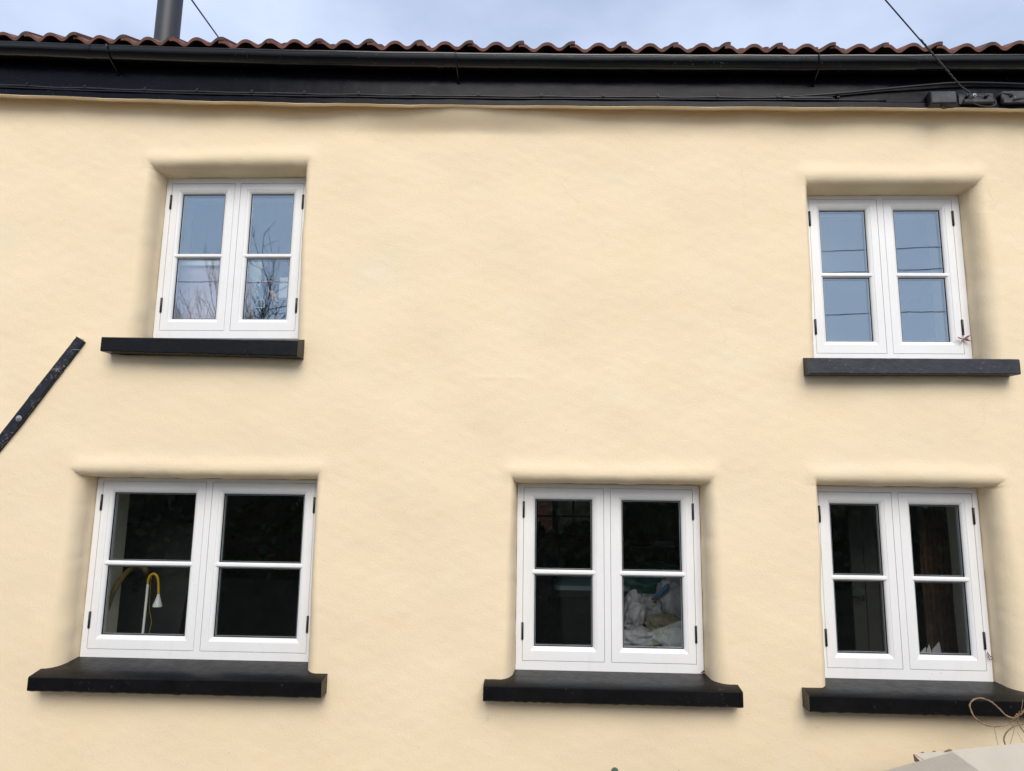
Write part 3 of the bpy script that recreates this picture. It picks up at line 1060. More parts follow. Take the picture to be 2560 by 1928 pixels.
# ------------------------------------------------------------------ junction gear at the right end of the fascia
yb = YFA - .014
p0, p1 = S(2009, 196, yb - .045), S(2069, 224, yb - .045)
t = thing('junction_box', 'weathered grey junction box screwed to the fascia under the overhead cable', 'junction box', tuple(S(2040, 224, yb)))
b = MB()
b.box(p0.x, p1.x, yb - .045, yb + .01, p1.z, p0.z)
b.box(p0.x + .004, p1.x - .004, yb - .049, yb - .045, p1.z + .005, p0.z - .004)
b.build('box', M['boxgrey'], t, bevel=.006)
b = MB()
b.tube(spline([(p0.x + .08, yb - .02, p1.z), (p0.x + .085, yb - .025, p1.z - .02), (p0.x + .12, yb - .02, p1.z - .012)], 5), .006, 6)
b.build('cable_gland', M['cable'], t)
p0, p1 = S(2074, 198, yb - .03), S(2152, 222, yb - .03)
t = thing('cable_bracket', 'dark iron bracket with clamps holding the end of the overhead cable', 'cable bracket', tuple(S(2110, 224, yb)))
b = MB()
b.box(p0.x, p1.x, yb - .008, yb + .004, p1.z + .004, p0.z)
b.box(p0.x + .02, p1.x - .01, yb - .036, yb - .008, p1.z + .004, p1.z + .024)
b.build('back_plate', M['boxgrey'], t, bevel=.003)
for px in (2091, 2104, 2132):
    q = S(px, 207, yb - .03)
    b = MB()
    b.lathe((q.x, q.y, q.z), [(.010, .03), (.010, 0), (.013, -.002), (.013, -.010), (.006, -.012), (.006, -.018), (.001, -.018)], 8, axis='y')
    b.build('clamp', M['alu'] if px == 2104 else M['boxgrey'], t, sharp=30)
pts = spline([S(2094, 197, yb - .05), S(2100, 212, yb - .055), S(2105, 224, yb - .05), S(2130, 230, yb - .05), S(2148, 227, yb - .045), S(2151, 218, yb - .04), S(2138, 206, yb - .03), S(2112, 203, yb - .02)], 6)
MB().tube(pts, .0028, 6).build('loose_wire', M['wire'], t)
p0, p1 = S(2166, 196, yb - .03), S(2235, 222, yb - .03)
t = thing('meter_clamp', 'rounded iron clamp on the fascia at the far right beside the cable bracket', 'clamp', tuple(S(2190, 223, yb)))
b = MB()
b.box(p0.x, p1.x, yb - .03, yb + .004, p1.z + .004, p0.z - .004)
b.tube([(p0.x, yb - .018, p1.z + .006), (p0.x, yb - .018, p0.z - .006)], .013, 8)
b.build('body', M['boxgrey'], t)
q = S(2184, 206, yb - .032)
MB().lathe((q.x, q.y, q.z), [(.014, .01), (.014, -.004), (.008, -.006), (.008, -.014), (.001, -.015)], 8, axis='y').build('bolt', M['boxgrey'], t)
MB().tube([S(2152, 206, yb - .02), S(2166, 201, yb - .03), S(2186, 203, yb - .04)], .004, 6).build('link_wire', M['wire'], t)
MB().tube([S(2188, 217, yb - .045), S(2212, 212, yb - .06), S(2300, 200, yb - .15)], .008, 7).build('tail_cable', M['cable'], t)

# ------------------------------------------------------------------ overhead cables
A = S(2076, 188, -.165)
B_ = P(1915 * K, 0, -.60)
C_ = A + (B_ - A) * 14.0
t = thing('service_cable', 'black overhead cable running from the sky down to the bracket on the fascia', 'overhead cable', tuple(A))
MB().tube(catenary(A, C_, .04, 30), .0046, 7).build('cable', M['cable'], t)
g0 = A.lerp(B_, 0.56)
pts = [A.lerp(g0, i / 60) + Vector((.0022 * math.cos(i * 1.3), 0, .0022 * math.sin(i * 1.3))) for i in range(61)]
MB().tube(pts, .0062, 7).build('grip', M['wire'], t)
MB().tube(spline([A, S(2085, 193, -.155), S(2094, 200, -.15), S(2096, 207, -.145)], 6), .005, 7).build('end_loop', M['wire'], t)
A2, B2 = P(556, 105, 1.05), P(484, -2, -.1)
C2 = A2 + (B2 - A2) * 9.0
t = thing('roof_cable', 'black overhead cable rising behind the roof tiles beside the flue pipe', 'overhead cable', tuple(A2))
MB().tube(catenary(A2 - (B2 - A2) * .35, C2, .05, 30), .0062, 7).build('cable', M['cable'], t)

# ------------------------------------------------------------------ small dead sprigs
def leaf(mb, base, d, up, ln, wd, curl=0.3):
    d = Vector(d).normalized()
    s_ = d.cross(Vector(up)).normalized()
    n_v = s_.cross(d)
    vs_ = []
    for i in range(5):
        q = i / 4
        wv = wd * math.sin(math.pi * (0.08 + 0.9 * q)) * .5
        c_ = Vector(base) + d * ln * q + n_v * (curl * ln * q * q)
        vs_ += [c_ - s_ * wv + n_v * wv * .5, c_, c_ + s_ * wv + n_v * wv * .5]
    fs = []
    for i in range(4):
        for k in range(2):
            a = i * 3 + k
            fs.append((a, a + 1, a + 4, a + 3))
    mb.add(vs_, fs, 0, True)


c = S(2080, 733, YF - .012)
t = thing('dead_leaf_sprig', 'dead reddish sprig of leaves caught under the hinge of the upper sky-reflecting window', 'dead sprig', tuple(c))
MB().tube([S(2081, 718, YF - .012), c, S(2076, 742, YF - .02)], .0016, 5).build('stem', M['redleaf'], t)
for dx, dz, ln in ((-.9, .10, .052), (-.5, -.7, .03), (.9, .45, .045), (.95, -.45, .048), (.7, -.1, .032)):
    b = MB()
    leaf(b, c + Vector((dx * .004, -.002, dz * .004)), (dx, -.15, dz), (0, -1, .2), ln, .012)
    b.build('leaf', M['redleaf'], t)
c = P(1940 + 1340 / 2.524, 1140 + 1265 / 2.524, YF - .012)
t = thing('dead_leaf_curl', 'curled dead leaf hanging under the hinge of the curtained window', 'dead leaf', tuple(c))
MB().tube(spline([c + Vector((-.004, 0, .03)), c, c + Vector((.004, -.004, -.018)), c + Vector((.018, -.006, -.014)), c + Vector((.016, -.006, .002)), c + Vector((.006, -.006, -.003))], 6), .0022, 6).build('stem', M['redleaf'], t)
b = MB()
leaf(b, c + Vector((-.004, -.002, .022)), (.2, -.2, -1), (1, 0, 0), .03, .012)
b.build('leaf', M['redleaf'], t)
c = P(1160 + 1515 / 2.524, 1140 + 1368 / 2.524, YF - .02)
t = thing('dry_leaf_clump', 'small clump of dry leaves on the sill corner of the middle window', 'dead leaves', tuple(c))
for i in range(7):
    b = MB()
    leaf(b, c + Vector((random.uniform(-.018, .018), random.uniform(-.01, .01), random.uniform(-.004, .006))), (random.uniform(-1, 1), random.uniform(-.6, .2), random.uniform(-.2, .8)), (0, -1, .3), random.uniform(.012, .026), .010, .5)
    b.build('leaf', M['redleaf'], t)

# ------------------------------------------------------------------ dried vine at the lower right
def vz(x, y, d):
    return P(2200 + x / 6.144, 1700 + y / 6.144, d)


yv = -.33
t = thing('dried_vine', 'dry brown vine stem looped in front of the black sill at the right edge', 'dried vine', tuple(vz(2130, 990, yv)))
loop = [(2330, 380), (2212, 480), (2130, 545), (2040, 582), (1930, 540), (1820, 430), (1700, 332), (1560, 282), (1450, 298), (1382, 370), (1392, 450), (1450, 570), (1560, 660), (1700, 710), (1820, 712), (1950, 682), (2050, 612), (2130, 545), (2230, 440), (2330, 330)]
pp = [vz(x, y, yv - .02 * math.sin(i * .7)) for i, (x, y) in enumerate(loop)]
sp = spline(pp, 7)
MB().tube([p + Vector((0, 0, .0012 * math.sin(i * 1.9))) for i, p in enumerate(sp)], [.0042 + .0008 * math.sin(i * .8) for i in range(len(sp))], 7).build('stem', M['stem'], t)
for lst, r_ in (([(1925, 1000), (1903, 900), (1950, 800), (2050, 720), (2212, 665), (2330, 650)], .0038), ([(2120, 560), (2115, 640), (2150, 710), (2212, 800), (2330, 930)], .0032),
                ([(1755, 712), (1775, 830), (1812, 995)], .0012), ([(1985, 672), (2030, 700), (2060, 760), (2000, 990)], .0011), ([(2195, 300), (2180, 420), (2160, 500)], .0016), ([(2110, 800), (2180, 930), (2230, 1010)], .0009)):
    sp = spline([vz(x, y, yv - .02) for x, y in lst], 6)
    MB().tube(sp, r_, 6).build('stem', M['stem'], t)
for (x, y), d_, ln in (((2140, 520), (-.6, -.3, .9), .030), ((2120, 530), (-1, -.2, .15), .024), ((2150, 520), (.1, -.4, 1), .022), ((2090, 545), (-.8, -.2, -.1), .016), ((2150, 540), (.6, -.3, .6), .02)):
    b = MB()
    leaf(b, vz(x, y, yv - .025), d_, (0, -1, .3), ln, .009, .5)
    b.build('leaf', M['dryleaf'], t)

# ------------------------------------------------------------------ whitened cardboard box below the vine, its flaps up
ycb = -.62
t = thing('cardboard_box', 'whitened corrugated cardboard box with open flaps at the bottom right corner', 'box', (2.75, -.75, 0))
def slab(name, quad, th, mat, nv=None):
    q = [Vector(p) for p in quad]
    nn_ = (q[1] - q[0]).cross(q[3] - q[0]).normalized() * th
    b = MB()
    b.hexa([q[0], q[1], q[2], q[3], q[0] + nn_, q[1] + nn_, q[2] + nn_, q[3] + nn_])
    return b.build(name, mat, t)
apex = vz(1120, 1105, -1.05)
l1 = vz(40, 1405, -1.00)
slL = (l1 - apex)
r1 = vz(1530, 1401, -1.45)
slR = (r1 - apex)
# ribbed front flap
b = MB()
NR = 70
ql = [apex + slL * (1.9 * i / NR) for i in range(NR + 1)]
vs_, fs = [], []
for i, p in enumerate(ql):
    off = Vector((0, -.0007 * (i % 2), .0007 * (i % 2)))
    vs_ += [p + off, p + off + slR * 3.2]
    vs_ += [p + Vector((0, .004, -.006)), p + slR * 3.2 + Vector((0, .004, -.006))]
for i in range(NR):
    a = i * 4
    fs += [(a, a + 1, a + 5, a + 4), (a + 2, a + 6, a + 7, a + 3), (a, a + 4, a + 6, a + 2), (a + 1, a + 3, a + 7, a + 5)]
fs += [(0, 2, 3, 1), (NR * 4, NR * 4 + 1, NR * 4 + 3, NR * 4 + 2)]
b.add(vs_, fs)
b.build('ribbed_flap', M['card'], t)
k0, k1 = vz(610, 1245, -.80), vz(2600, 925, -.62)
k0b = vz(520, 1135, -.79)
slab('back_flap', [k0b, vz(1130, 1078, -.74), vz(2600, 925, -.62), vz(2600, 2400, -1.1)], .004, M['card'])
slab('side_flap', [vz(515, 1140, -.79), vz(612, 1243, -.82), vz(612, 1275, -.86), vz(535, 1240, -.84)], .004, M['card_brown'])
for (x0_, x1_, yy) in ((590, 690, 1128), (780, 860, 1108), (990, 1110, 1084)):
    b = MB()
    p0_, p1_ = vz(x0_, yy + 8, -.768), vz(x1_, yy - 12, -.76)
    mid_ = p0_.lerp(p1_, .6) + Vector((0, 0, .006))
    b.add([p0_, p1_, mid_, p0_ + Vector((0, .003, -.006)), p1_ + Vector((0, .003, -.006)), mid_ + Vector((0, .003, 0))], [(0, 1, 2), (5, 4, 3), (0, 3, 4, 1), (1, 4, 5, 2), (2, 5, 3, 0)])
    b.build('torn_edge', M['stem'], t)
lowz = vz(610, 1900, -.8).z
b = MB()
b.box(2.25, 3.5, -.72, -.25, 0.35, lowz + .02)
b.build('body', M['card_brown'], t)
tag(MB().box(1.95, 3.6, -.95, -.2, 0.0, .349).build('wooden_pallet', M['pole']), 'low wooden pallet stack under the cardboard box', 'pallet')


# ------------------------------------------------------------------ wheelie bins
def rbox(mb, z0, z1, wx0, wy0, wx1, wy1, c, r=.05, seg=5, mi=0, cap=True):
    """tapered round-cornered tub"""
    vs_ = []
    for z, wx, wy in ((z0, wx0, wy0), (z1, wx1, wy1)):
        for cx, cy, a0 in ((1, 1, 0), (-1, 1, 90), (-1, -1, 180), (1, -1, 270)):
            for k in range(seg):
                q = R(a0 + 90 * k / (seg - 1))
                vs_.append((c[0] + cx * (wx / 2 - r) + r * math.cos(q), c[1] + cy * (wy / 2 - r) + r * math.sin(q), c[2] + z))
    n_v = 4 * seg
    fs = [(k, (k + 1) % n_v, (k + 1) % n_v + n_v, k + n_v) for k in range(n_v)]
    if cap:
        fs += [tuple(range(n_v - 1, -1, -1)), tuple(range(n_v, 2 * n_v))]
    mb.add(vs_, fs, mi, False)


def wheelie_bin(c, label, body_m, lid_m, hgt=.96, sticker=False, group=None):
    t = thing('wheelie_bin', label, 'wheelie bin', c, group)
    b = MB()
    rbox(b, .06, hgt, .44, .50, .56, .66, c, .05)
    rbox(b, hgt - .05, hgt, .60, .70, .60, .70, c, .05)
    b.build('body', body_m, t, sharp=30)
    b = MB()
    rbox(b, hgt + .002, hgt + .035, .61, .71, .60, .70, c, .05)
    rbox(b, hgt + .036, hgt + .085, .58, .68, .46, .52, c, .08)
    b.build('lid', lid_m, t, sharp=30)
    b = MB()
    b.tube([(c[0] - .25, c[1] + .40, c[2] + hgt + .02), (c[0] + .25, c[1] + .40, c[2] + hgt + .02)], .016, 8)
    for sx in (-.24, .24):
        b.tube([(c[0] + sx, c[1] + .33, c[2] + hgt - .01), (c[0] + sx, c[1] + .40, c[2] + hgt + .02)], .016, 8)
    b.build('handle', lid_m, t)
    for sx in (-.27, .27):
        b = MB()
        b.tube([(c[0] + sx - .025, c[1] + .26, c[2] + .10), (c[0] + sx + .025, c[1] + .26, c[2] + .10)], .10, 20)
        b.build('wheel', M['rubber'], t, sharp=40)
    if sticker:
        b = MB()
        q = vzs
        b.hexa(q)
        b.build('sticker', M['label'], t)
    return t


q = P(1525, 1931, -.30)
zt_ = q.z
t = wheelie_bin((q.x + .27, -.66, 0), 'green wheelie bin whose lid edge shows at the bottom edge under the middle window', M['bindark'], M['boxgrey'], zt_ - .115)
lug = P(1543, 1926, -.27)
b = MB()
b.tube([(lug.x - .012, -.30, lug.z - .012), (lug.x - .012, -.25, lug.z - .012)], [.02, .022], 12)
b.tube([(lug.x + .010, -.30, lug.z - .010), (lug.x + .16, -.30, lug.z - .016)], [.012, .012], 8)
b.build('hinge_lug', M['bingreen'], t)

# ------------------------------------------------------------------ lower middle room: bin, sacks, clutter and the rear window
bt = P(1398, 1447, 1.15)
br_ = P(1568, 1455, 1.15)
ws = 1.0
cz = H - 1.85
hh = (bt.z - cz) - .085
vzs = None
c_in = (0.5 * (bt.x + br_.x), 1.48, cz)
st0, st1 = P(1438, 1482, 1.10), P(1457, 1502, 1.10)
vzs = [(st0.x, 1.168, st1.z), (st1.x, 1.165, st1.z), (st1.x, 1.175, st1.z), (st0.x, 1.175, st1.z), (st0.x, 1.150, st0.z), (st1.x, 1.150, st0.z), (st1.x, 1.160, st0.z), (st0.x, 1.160, st0.z)]
wheelie_bin(c_in, 'dark wheelie bin with a grey-teal lid standing inside behind the middle window', M['bindark'], M['lidteal'], hh, True)


def sack(c, rad, label, mat, seed, name='rubble_sack', cat='sack', group='sacks heaped behind the middle window', wr=1.0, rot=0):
    g = np.random.default_rng(seed)
    bm = bmesh.new()
    bmesh.ops.create_icosphere(bm, subdivisions=5, radius=1)
    co = np.array([v.co[:] for v in bm.verts])
    d = np.zeros(len(co))
    for lam, amp in ((1.3, .16), (.6, .12), (.3, .075), (.16, .035)):
        for _ in range(7):
            k = g.normal(0, 1, 3)
            k = k / np.linalg.norm(k) * 2 * np.pi / lam / 2
            s_ = np.sin(co @ k + g.uniform(0, 6.28))
            d += amp * wr * (1 - np.abs(s_)) * .55 - amp * .18
    co = co * (1 + d[:, None])
    co = np.sign(co) * np.abs(co) ** .85
    Mx = np.array(Matrix.Rotation(rot, 3, 'Y'))
    co = (co * np.array(rad)) @ Mx.T
    for v, p in zip(bm.verts, co):
        v.co = p
    for f in bm.faces:
        f.smooth = True
    me = bpy.data.meshes.new(name)
    bm.to_mesh(me)
    bm.free()
    me.materials.append(mat)
    o = bpy.data.objects.new(name, me)
    col.objects.link(o)
    o.location = c
    tag(o, label, cat, group)
    return o


def at(zx, zy, dep):          # pixels of the enlarged crop of the sacks
    return P(1520 + zx / 6.94, 1400 + zy / 6.94, dep)


ZX, ZY = 1520 + 1 / 6.94, 1400
grp = 'sacks heaped behind the middle window'
sack(at(440, 930, .95), (.085, .10, .14), 'crumpled white sack leaning at the left of the heap behind the middle window', M['sack'], 1, rot=.2)
sack(at(1190, 760, 1.02), (.15, .13, .19), 'large grey-white sack at the top right of the heap behind the middle window', simple('grey_woven_sack', (0.40, 0.39, 0.42), 0.55, 0.3, 16, 0.7, 35), 2)
sack(at(960, 1120, .90), (.13, .10, .075), 'sand coloured sack lying across the middle of the heap behind the middle window', M['sacktan'], 3, rot=-.12)
sack(at(520, 1380, .82), (.16, .10, .075), 'pale sack lying flat at the bottom left of the heap behind the middle window', M['sack'], 4, rot=.05)
sack(at(1200, 1400, .84), (.14, .10, .085), 'pale sack slumped at the bottom right of the heap behind the middle window', M['sack'], 5, rot=.2)
sack(at(700, 850, 1.05), (.10, .09, .10), 'small mauve-grey sack tucked in the centre of the heap behind the middle window', M['sack'], 6)
sack(at(870, 960, 1.0), (.07, .06, .05), 'rounded white bundle on top of the sand coloured sack', M['sack'], 7, 'bundle', 'bundle', None)
sack(at(640, 480, 1.5), (.26, .12, .14), 'crumpled dark teal plastic sheet behind the sacks', M['teal'], 8, 'plastic_sheet', 'plastic sheet', None, 1.4, -.1)
b = MB()
pa_, pb_ = at(420, 540, .93), at(500, 760, .90)
b.tube([pa_ + (pa_ - pb_) * .06, pa_, pb_], [.022, .036, .034], 14)
tag(b.build('paper_roll', M['paper']), 'white roll standing up from the left of the sack heap', 'roll')
b = MB()
b.tube([at(760, 690, .92), at(900, 590, .90), at(1020, 470, .88), at(1060, 420, .88)], [.006, .014, .018, .010], 8)
tag(b.build('blue_bag', M['bluebag']), 'blue plastic strip along the upper edge of the sack heap', 'plastic bag')
b = MB()
b.tube([at(840, 650, .98), at(800, 720, .975), at(770, 810, .97)], [.010, .015, .009], 8)
tag(b.build('orange_trowel_handle', M['orange']), 'orange handle sticking out of the sack heap', 'tool handle')
t = thing('sack_cord', 'looped grey cord lying over the sacks behind the middle window', 'cord', tuple(at(940, 850, .9)))
MB().tube(spline([at(820, 640, .92), at(890, 690, .90), at(935, 780, .89), at(930, 870, .89), at(1010, 930, .88), at(1090, 990, .88)], 6), .0035, 6).build('cord', M['wire'], t)
b = MB()
for i, (xx, yy) in enumerate(((1040, 1130), (1020, 1170), (900, 1330), (850, 1400), (960, 1260))):
    leaf(b, at(770, 1490, .62), at(xx, yy, .62) - at(770, 1490, .62), (0, -1, 0), (at(xx, yy, .62) - at(770, 1490, .62)).length, .012, .04)
t = b.build('grass_tuft', simple('dry_green_grass', (0.20, 0.24, 0.05), .8, .3))
tag(t, 'green grass blades standing in front of the sacks', 'grass tuft')
# floor of junk to carry the sacks
tag(MB().box(.42, 1.30, .62, 1.75, cz, at(500, 1500, .8).z - .02).build('low_bench', M['clutter']), 'dark low bench that carries the sacks behind the middle window', 'bench')

# rear window, its bars, and what stands on its ledge
rw = empty_part('rear_window', cottage, 'small barred rear window seen through the middle window')
def rz(px, py, d=YB):
    return P(px, py, d)
b = MB()
for (xa, xb) in ((1336, 1343), (1381, 1395), (1432, 1436), (1477, 1490)):
    b.box(rz(xa, 1290).x, rz(xb, 1290).x, YB + .05, YB + .10, RW[2], RW[3])
zbar = rz(1410, 1291).z
b.box(RW[0], RW[1], YB + .06, YB + .09, zbar - .012, zbar + .012)
b.build('glazing_bar', M['clutter'], rw)
MB().box(RW[0], RW[1], YB + .07, YB + .076, RW[2], RW[3]).build('pane', M['glass_low'], rw)
# ledge bench with silhouettes
lz = rz(1400, 1352, 3.9).z
tag(MB().box(-.85 + .02, 1.40, 3.6, 4.35, cz, lz).build('workbench', M['clutter']), 'dark workbench under the rear window', 'workbench')
for i, (px, py, kind) in enumerate(((1342, 1306, 'leftmost'), (1350, 1302, 'tallest, middle'), (1357, 1310, 'rightmost, shortest'))):
    q = P(px, py, 3.9)
    b = MB()
    b.lathe((q.x, 3.9, lz), [(.035, 0), (.035, (q.z - lz) * .6), (.014, (q.z - lz) * .78), (.014, q.z - lz), (.001, q.z - lz)], 12)
    tag(b.build('bottle', M['clutter']), kind + ' of the three dark bottles before the rear window', 'bottle', 'bottles on the workbench')
q0, q1 = P(1393, 1332, 4.1), P(1418, 1345, 4.1)
tag(MB().box(q0.x, q1.x, 4.3, 4.38, lz, q0.z).build('pale_tray', M['concrete']), 'pale flat tray on the ledge of the rear window', 'tray')
for (px, py, rr, kd) in ((1440, 1344, .10, 'middle-sized'), (1462, 1340, .12, 'largest, rightmost'), (1425, 1350, .07, 'smallest, leftmost')):
    q = P(px, py, 3.8)
    sack((q.x, 3.8, q.z - rr * .4), (rr * 1.3, rr, rr), kd + ' of the three dark heaps on the workbench', M['clutter'], px, 'clutter_heap', 'clutter heap', 'clutter heaps on the workbench', 2.0)
q0, q1 = P(1345, 1352, 1.9), P(1402, 1420, 1.9)
sack((0.5 * (q0.x + q1.x), 1.95, 0.5 * (q0.z + q1.z) - .12), (.10, .08, .30), 'dark bag hanging behind the left pane of the middle window', simple('charcoal_bag', (.05, .048, .046), .6, .2), 77, 'hanging_bag', 'bag', None)
q = P(1575 + 85, 1140 + 550 / 2.524, 1.9)
tag(MB().hexa([(q.x - .10, 1.8, q.z - .02), (q.x + .08, 1.8, q.z - .035), (q.x + .08, 2.0, q.z - .035), (q.x - .10, 2.0, q.z - .02), (q.x - .10, 1.8, q.z + .012), (q.x + .06, 1.8, q.z + .02), (q.x + .08, 2.0, q.z + .01), (q.x - .10, 2.0, q.z + .02)]).build('paper_sheaf', M['paper']), 'white sheaf of paper on a dark shelf behind the middle window', 'paper')
tag(MB().box(q.x - .25, 1.40, 1.75, 2.15, q.z - .06, q.z - .036).build('shelf', M['clutter']), 'dark shelf holding the white paper behind the middle window', 'shelf')

# brick outbuilding and mossy wall behind the rear window
t = thing('brick_wall', 'red brick wall seen through the rear window', 'brick wall', (RW[0], 6.2, 0))
MB().box(-1.6, .17, 6.225, 6.5, 0, 3.4).build('mortar', simple('mortar', (.30, .27, .23), .9), t)
bm_ = simple('red_brick', (0.33, 0.115, 0.085), .9, .35, 9, .3, 60)
pb_ = MB().box(0, .215, 0, .08, 0, .065).build('brick', bm_, t)
nb_ = 0
for r_ in range(22):
    for c_ in range(5):
        o = pb_ if nb_ == 0 else pb_.copy()
        if nb_:
            col.objects.link(o)
            o.parent = t
            o.matrix_parent_inverse = pb_.matrix_parent_inverse.copy()
        o.location = (-1.02 + c_ * .226 + (.113 if r_ % 2 else 0) - .0, 6.2 + random.uniform(-.004, .004), 1.85 + r_ * .075)
        nb_ += 1
b = MB()
g3 = np.random.default_rng(3)
NXg, NZg = 40, 30
vs_ = [(.18 + 2.2 * i / NXg, 6.3 + g3.normal(0, .02), 3.0 * k / NZg) for k in range(NZg + 1) for i in range(NXg + 1)]
b.add(vs_, [(k * (NXg + 1) + i, k * (NXg + 1) + i + 1, (k + 1) * (NXg + 1) + i + 1, (k + 1) * (NXg + 1) + i) for k in range(NZg) for i in range(NXg)], 0, True)
b.box(.18, 2.38, 6.36, 6.6, 0, 3.0)
mossy = simple('mossy_stone', (.11, .12, .085), .95, .6, 9, .4, 30)
tag(b.build('mossy_wall', mossy), 'grey-green mossy wall seen through the rear window', 'wall')

# ------------------------------------------------------------------ lower left room: lamp, yellow sleeve, board
def lz_(x, y, d):
    return P(240 + x / 6.942, 1380 + y / 6.942, d)


yl = .62
sb = lz_(795, 1640, yl)
t = thing('floor_lamp', 'white lamp with a bent yellow neck behind the wide lower window', 'lamp', (sb.x, yl, H - 1.85))
top_, mid_ = lz_(900, 560, yl), lz_(812, 1420, yl)
base_ = top_ + (mid_ - top_) * 1.9
MB().tube([base_, mid_, top_], .0088, 12).build('pole', M['lampwhite'], t)
MB().lathe((base_.x, yl, H - 1.85), [(.001, base_.z - H + 1.85 + .02), (.02, base_.z - H + 1.85), (.02, .03), (.14, .02), (.14, 0)], 20).build('base', M['lampwhite'], t)
neck = [lz_(x, y, yl) for x, y in ((900, 560), (905, 500), (930, 425), (975, 385), (1020, 385), (1060, 425), (1080, 500), (1085, 600), (1085, 730))]
MB().tube(spline(neck, 6), .0086, 10).build('neck', M['yellow'], t)
sa_ = lz_(1086, 728, yl)
b = MB()
b.lathe((sa_.x, yl, sa_.z), [(.001, .002), (.0095, 0), (.0105, -.012), (.024, -.055), (.0325, -.076), (.0335, -.090), (.0305, -.091), (.028, -.08), (.008, -.02)], 24)
b.build('shade', M['lampwhite'], t, sharp=50)
cp = [lz_(x, y, yl + .05) for x, y in ((965, 380), (960, 430), (940, 700), (925, 950), (940, 1080), (962, 1200), (940, 1330), (920, 1420), (915, 1600))]
MB().tube(spline(cp, 5), .0015, 6).build('cord', M['yellow'], t)
ya = .80
pts = spline([lz_(x, y, d_) for x, y, d_ in ((150, 1100, .46), (270, 760, .47), (400, 520, .50), (560, 330, .62), (700, 262, ya), (800, 265, ya), (860, 320, ya), (900, 430, ya + .1), (930, 700, ya + .3))], 6)
tag(MB().tube(pts, .020, 10).build('yellow_hose', simple('dull_yellow_hose', (.20, .145, .035), .7, .15)), 'dull yellow hose arching behind the lamp against the window reveal', 'hose')  # one plain dull yellow base colour over the whole arc
q0, q1 = lz_(490, 1420, .95), lz_(1340, 1300, .95)
tag(MB().hexa([(q0.x - .6, 1.0, H - 1.2), (q1.x, 1.0, H - 1.2), (q1.x, 1.03, H - 1.2), (q0.x - .6, 1.03, H - 1.2), (q0.x - .6, 1.0, H - .15), (q1.x + .12, 1.0, H - .15), (q1.x + .12, 1.03, H - .15), (q0.x - .6, 1.03, H - .15)]).build('chalkboard', M['blackboard']), 'dark board standing behind the yellow and white lamp', 'board')

# ------------------------------------------------------------------ upper left window: board, blind rail and hanging tack
def ul_(x, y, d):
    return P(590 + x / 6.941, 580 + y / 6.941, d)


w = WIN[0]
q0, q1 = P(440, 655, .36), P(566, 800, .36)
tag(MB().box(w['s'][0] - .03, w['s'][1] + .03, .40, .42, w['z'][0], P(500, 655, .40).z).build('mauve_board', M['blindpink']), 'pale mauve board standing inside behind the lower left pane of the upper left window', 'board')
tag(MB().box(P(445, 655, .38).x, w['s'][1] + .03, .375, .397, P(500, 664, .38).z, P(500, 653, .38).z).build('white_rail', M['blind']), 'white rail along the top of the mauve board', 'rail')
yt = .33
t = thing('straw_plait', 'plaited straw tassel hanging inside the right sash of the upper left window', 'plait', tuple(ul_(215, 1250, yt)))
pl = [ul_(250, 800, yt), ul_(225, 950, yt), ul_(212, 1100, yt), ul_(208, 1250, yt)]
sp = spline(pl, 8)
b = MB()
for s_ in (0, 2.09, 4.19):
    b.tube([p + Vector((.0085 * math.cos(i * .9 + s_), .006 * math.sin(i * 1.8 + s_), .003 * math.sin(i * .9 + s_))) for i, p in enumerate(sp)], .0075, 7)
b.build('plait', M['braid'], t)
b = MB()
for i in range(16):
    q = ul_(208, 1262, yt)
    e = ul_(170 + 7.5 * i, 1480 + random.uniform(-15, 25), yt + random.uniform(-.01, .01))
    b.tube([q, q.lerp(e, .5) + Vector(((i - 8) * .0005, 0, 0)), e], [.0022, .003, .0016], 5)
b.build('tassel', M['braid'], t)
MB().tube([ul_(206, 1250, yt - .004), ul_(210, 1285, yt - .004)], .0115, 8).build('binding', M['leather'], t)
t = thing('leather_flap', 'brown leather flap hanging beside the straw plait', 'leather flap', tuple(ul_(285, 1280, yt + .03)))
q = [ul_(270, 980, yt + .03), ul_(300, 1010, yt + .03), ul_(335, 1150, yt + .03), ul_(300, 1230, yt + .03), ul_(310, 1500, yt + .03), ul_(240, 1510, yt + .03), ul_(240, 1100, yt + .03)]
b = MB()
b.add([tuple(p) for p in q] + [(p.x, p.y + .006, p.z) for p in q], [tuple(range(7)), tuple(range(13, 6, -1))] + [(i, (i + 1) % 7, (i + 1) % 7 + 7, i + 7) for i in range(7)])
b.build('flap', M['leather'], t)
t = thing('stirrup_hanging', 'white metal stirrup hanging on a black strap inside the upper left window', 'stirrup', tuple(ul_(410, 1310, yt)))
cnr = [ul_(385, 1175, yt), ul_(475, 1175, yt), ul_(490, 1290, yt), ul_(470, 1312, yt), ul_(345, 1310, yt), ul_(330, 1285, yt), ul_(385, 1175, yt)]
MB().tube(spline(cnr, 5), .0036, 8).build('stirrup', M['steel'], t)
MB().tube(spline([ul_(390, 860, yt), ul_(355, 950, yt), ul_(395, 1020, yt), ul_(420, 1090, yt), ul_(430, 1172, yt)], 5), [.008] * 21, 7).build('strap', M['blackleather'], t)
b = MB()
q = ul_(372, 975, yt + .005)
b.lathe((q.x, q.y, q.z), [(.001, -.008), (.014, -.006), (.017, 0), (.014, .008), (.001, .01)], 14, axis='y')
b.build('pad', M['blackleather'], t)
MB().tube(spline([ul_(420, 1330, yt), ul_(390, 1400, yt + .004), ul_(365, 1460, yt), ul_(375, 1520, yt)], 5), .008, 6).build('strap_end', M['blackleather'], t)
t = thing('pale_cloth', 'pale green cloth hanging behind the stirrup in the upper left window', 'cloth', tuple(ul_(320, 1200, yt + .06)))
b = MB()
vs_ = []
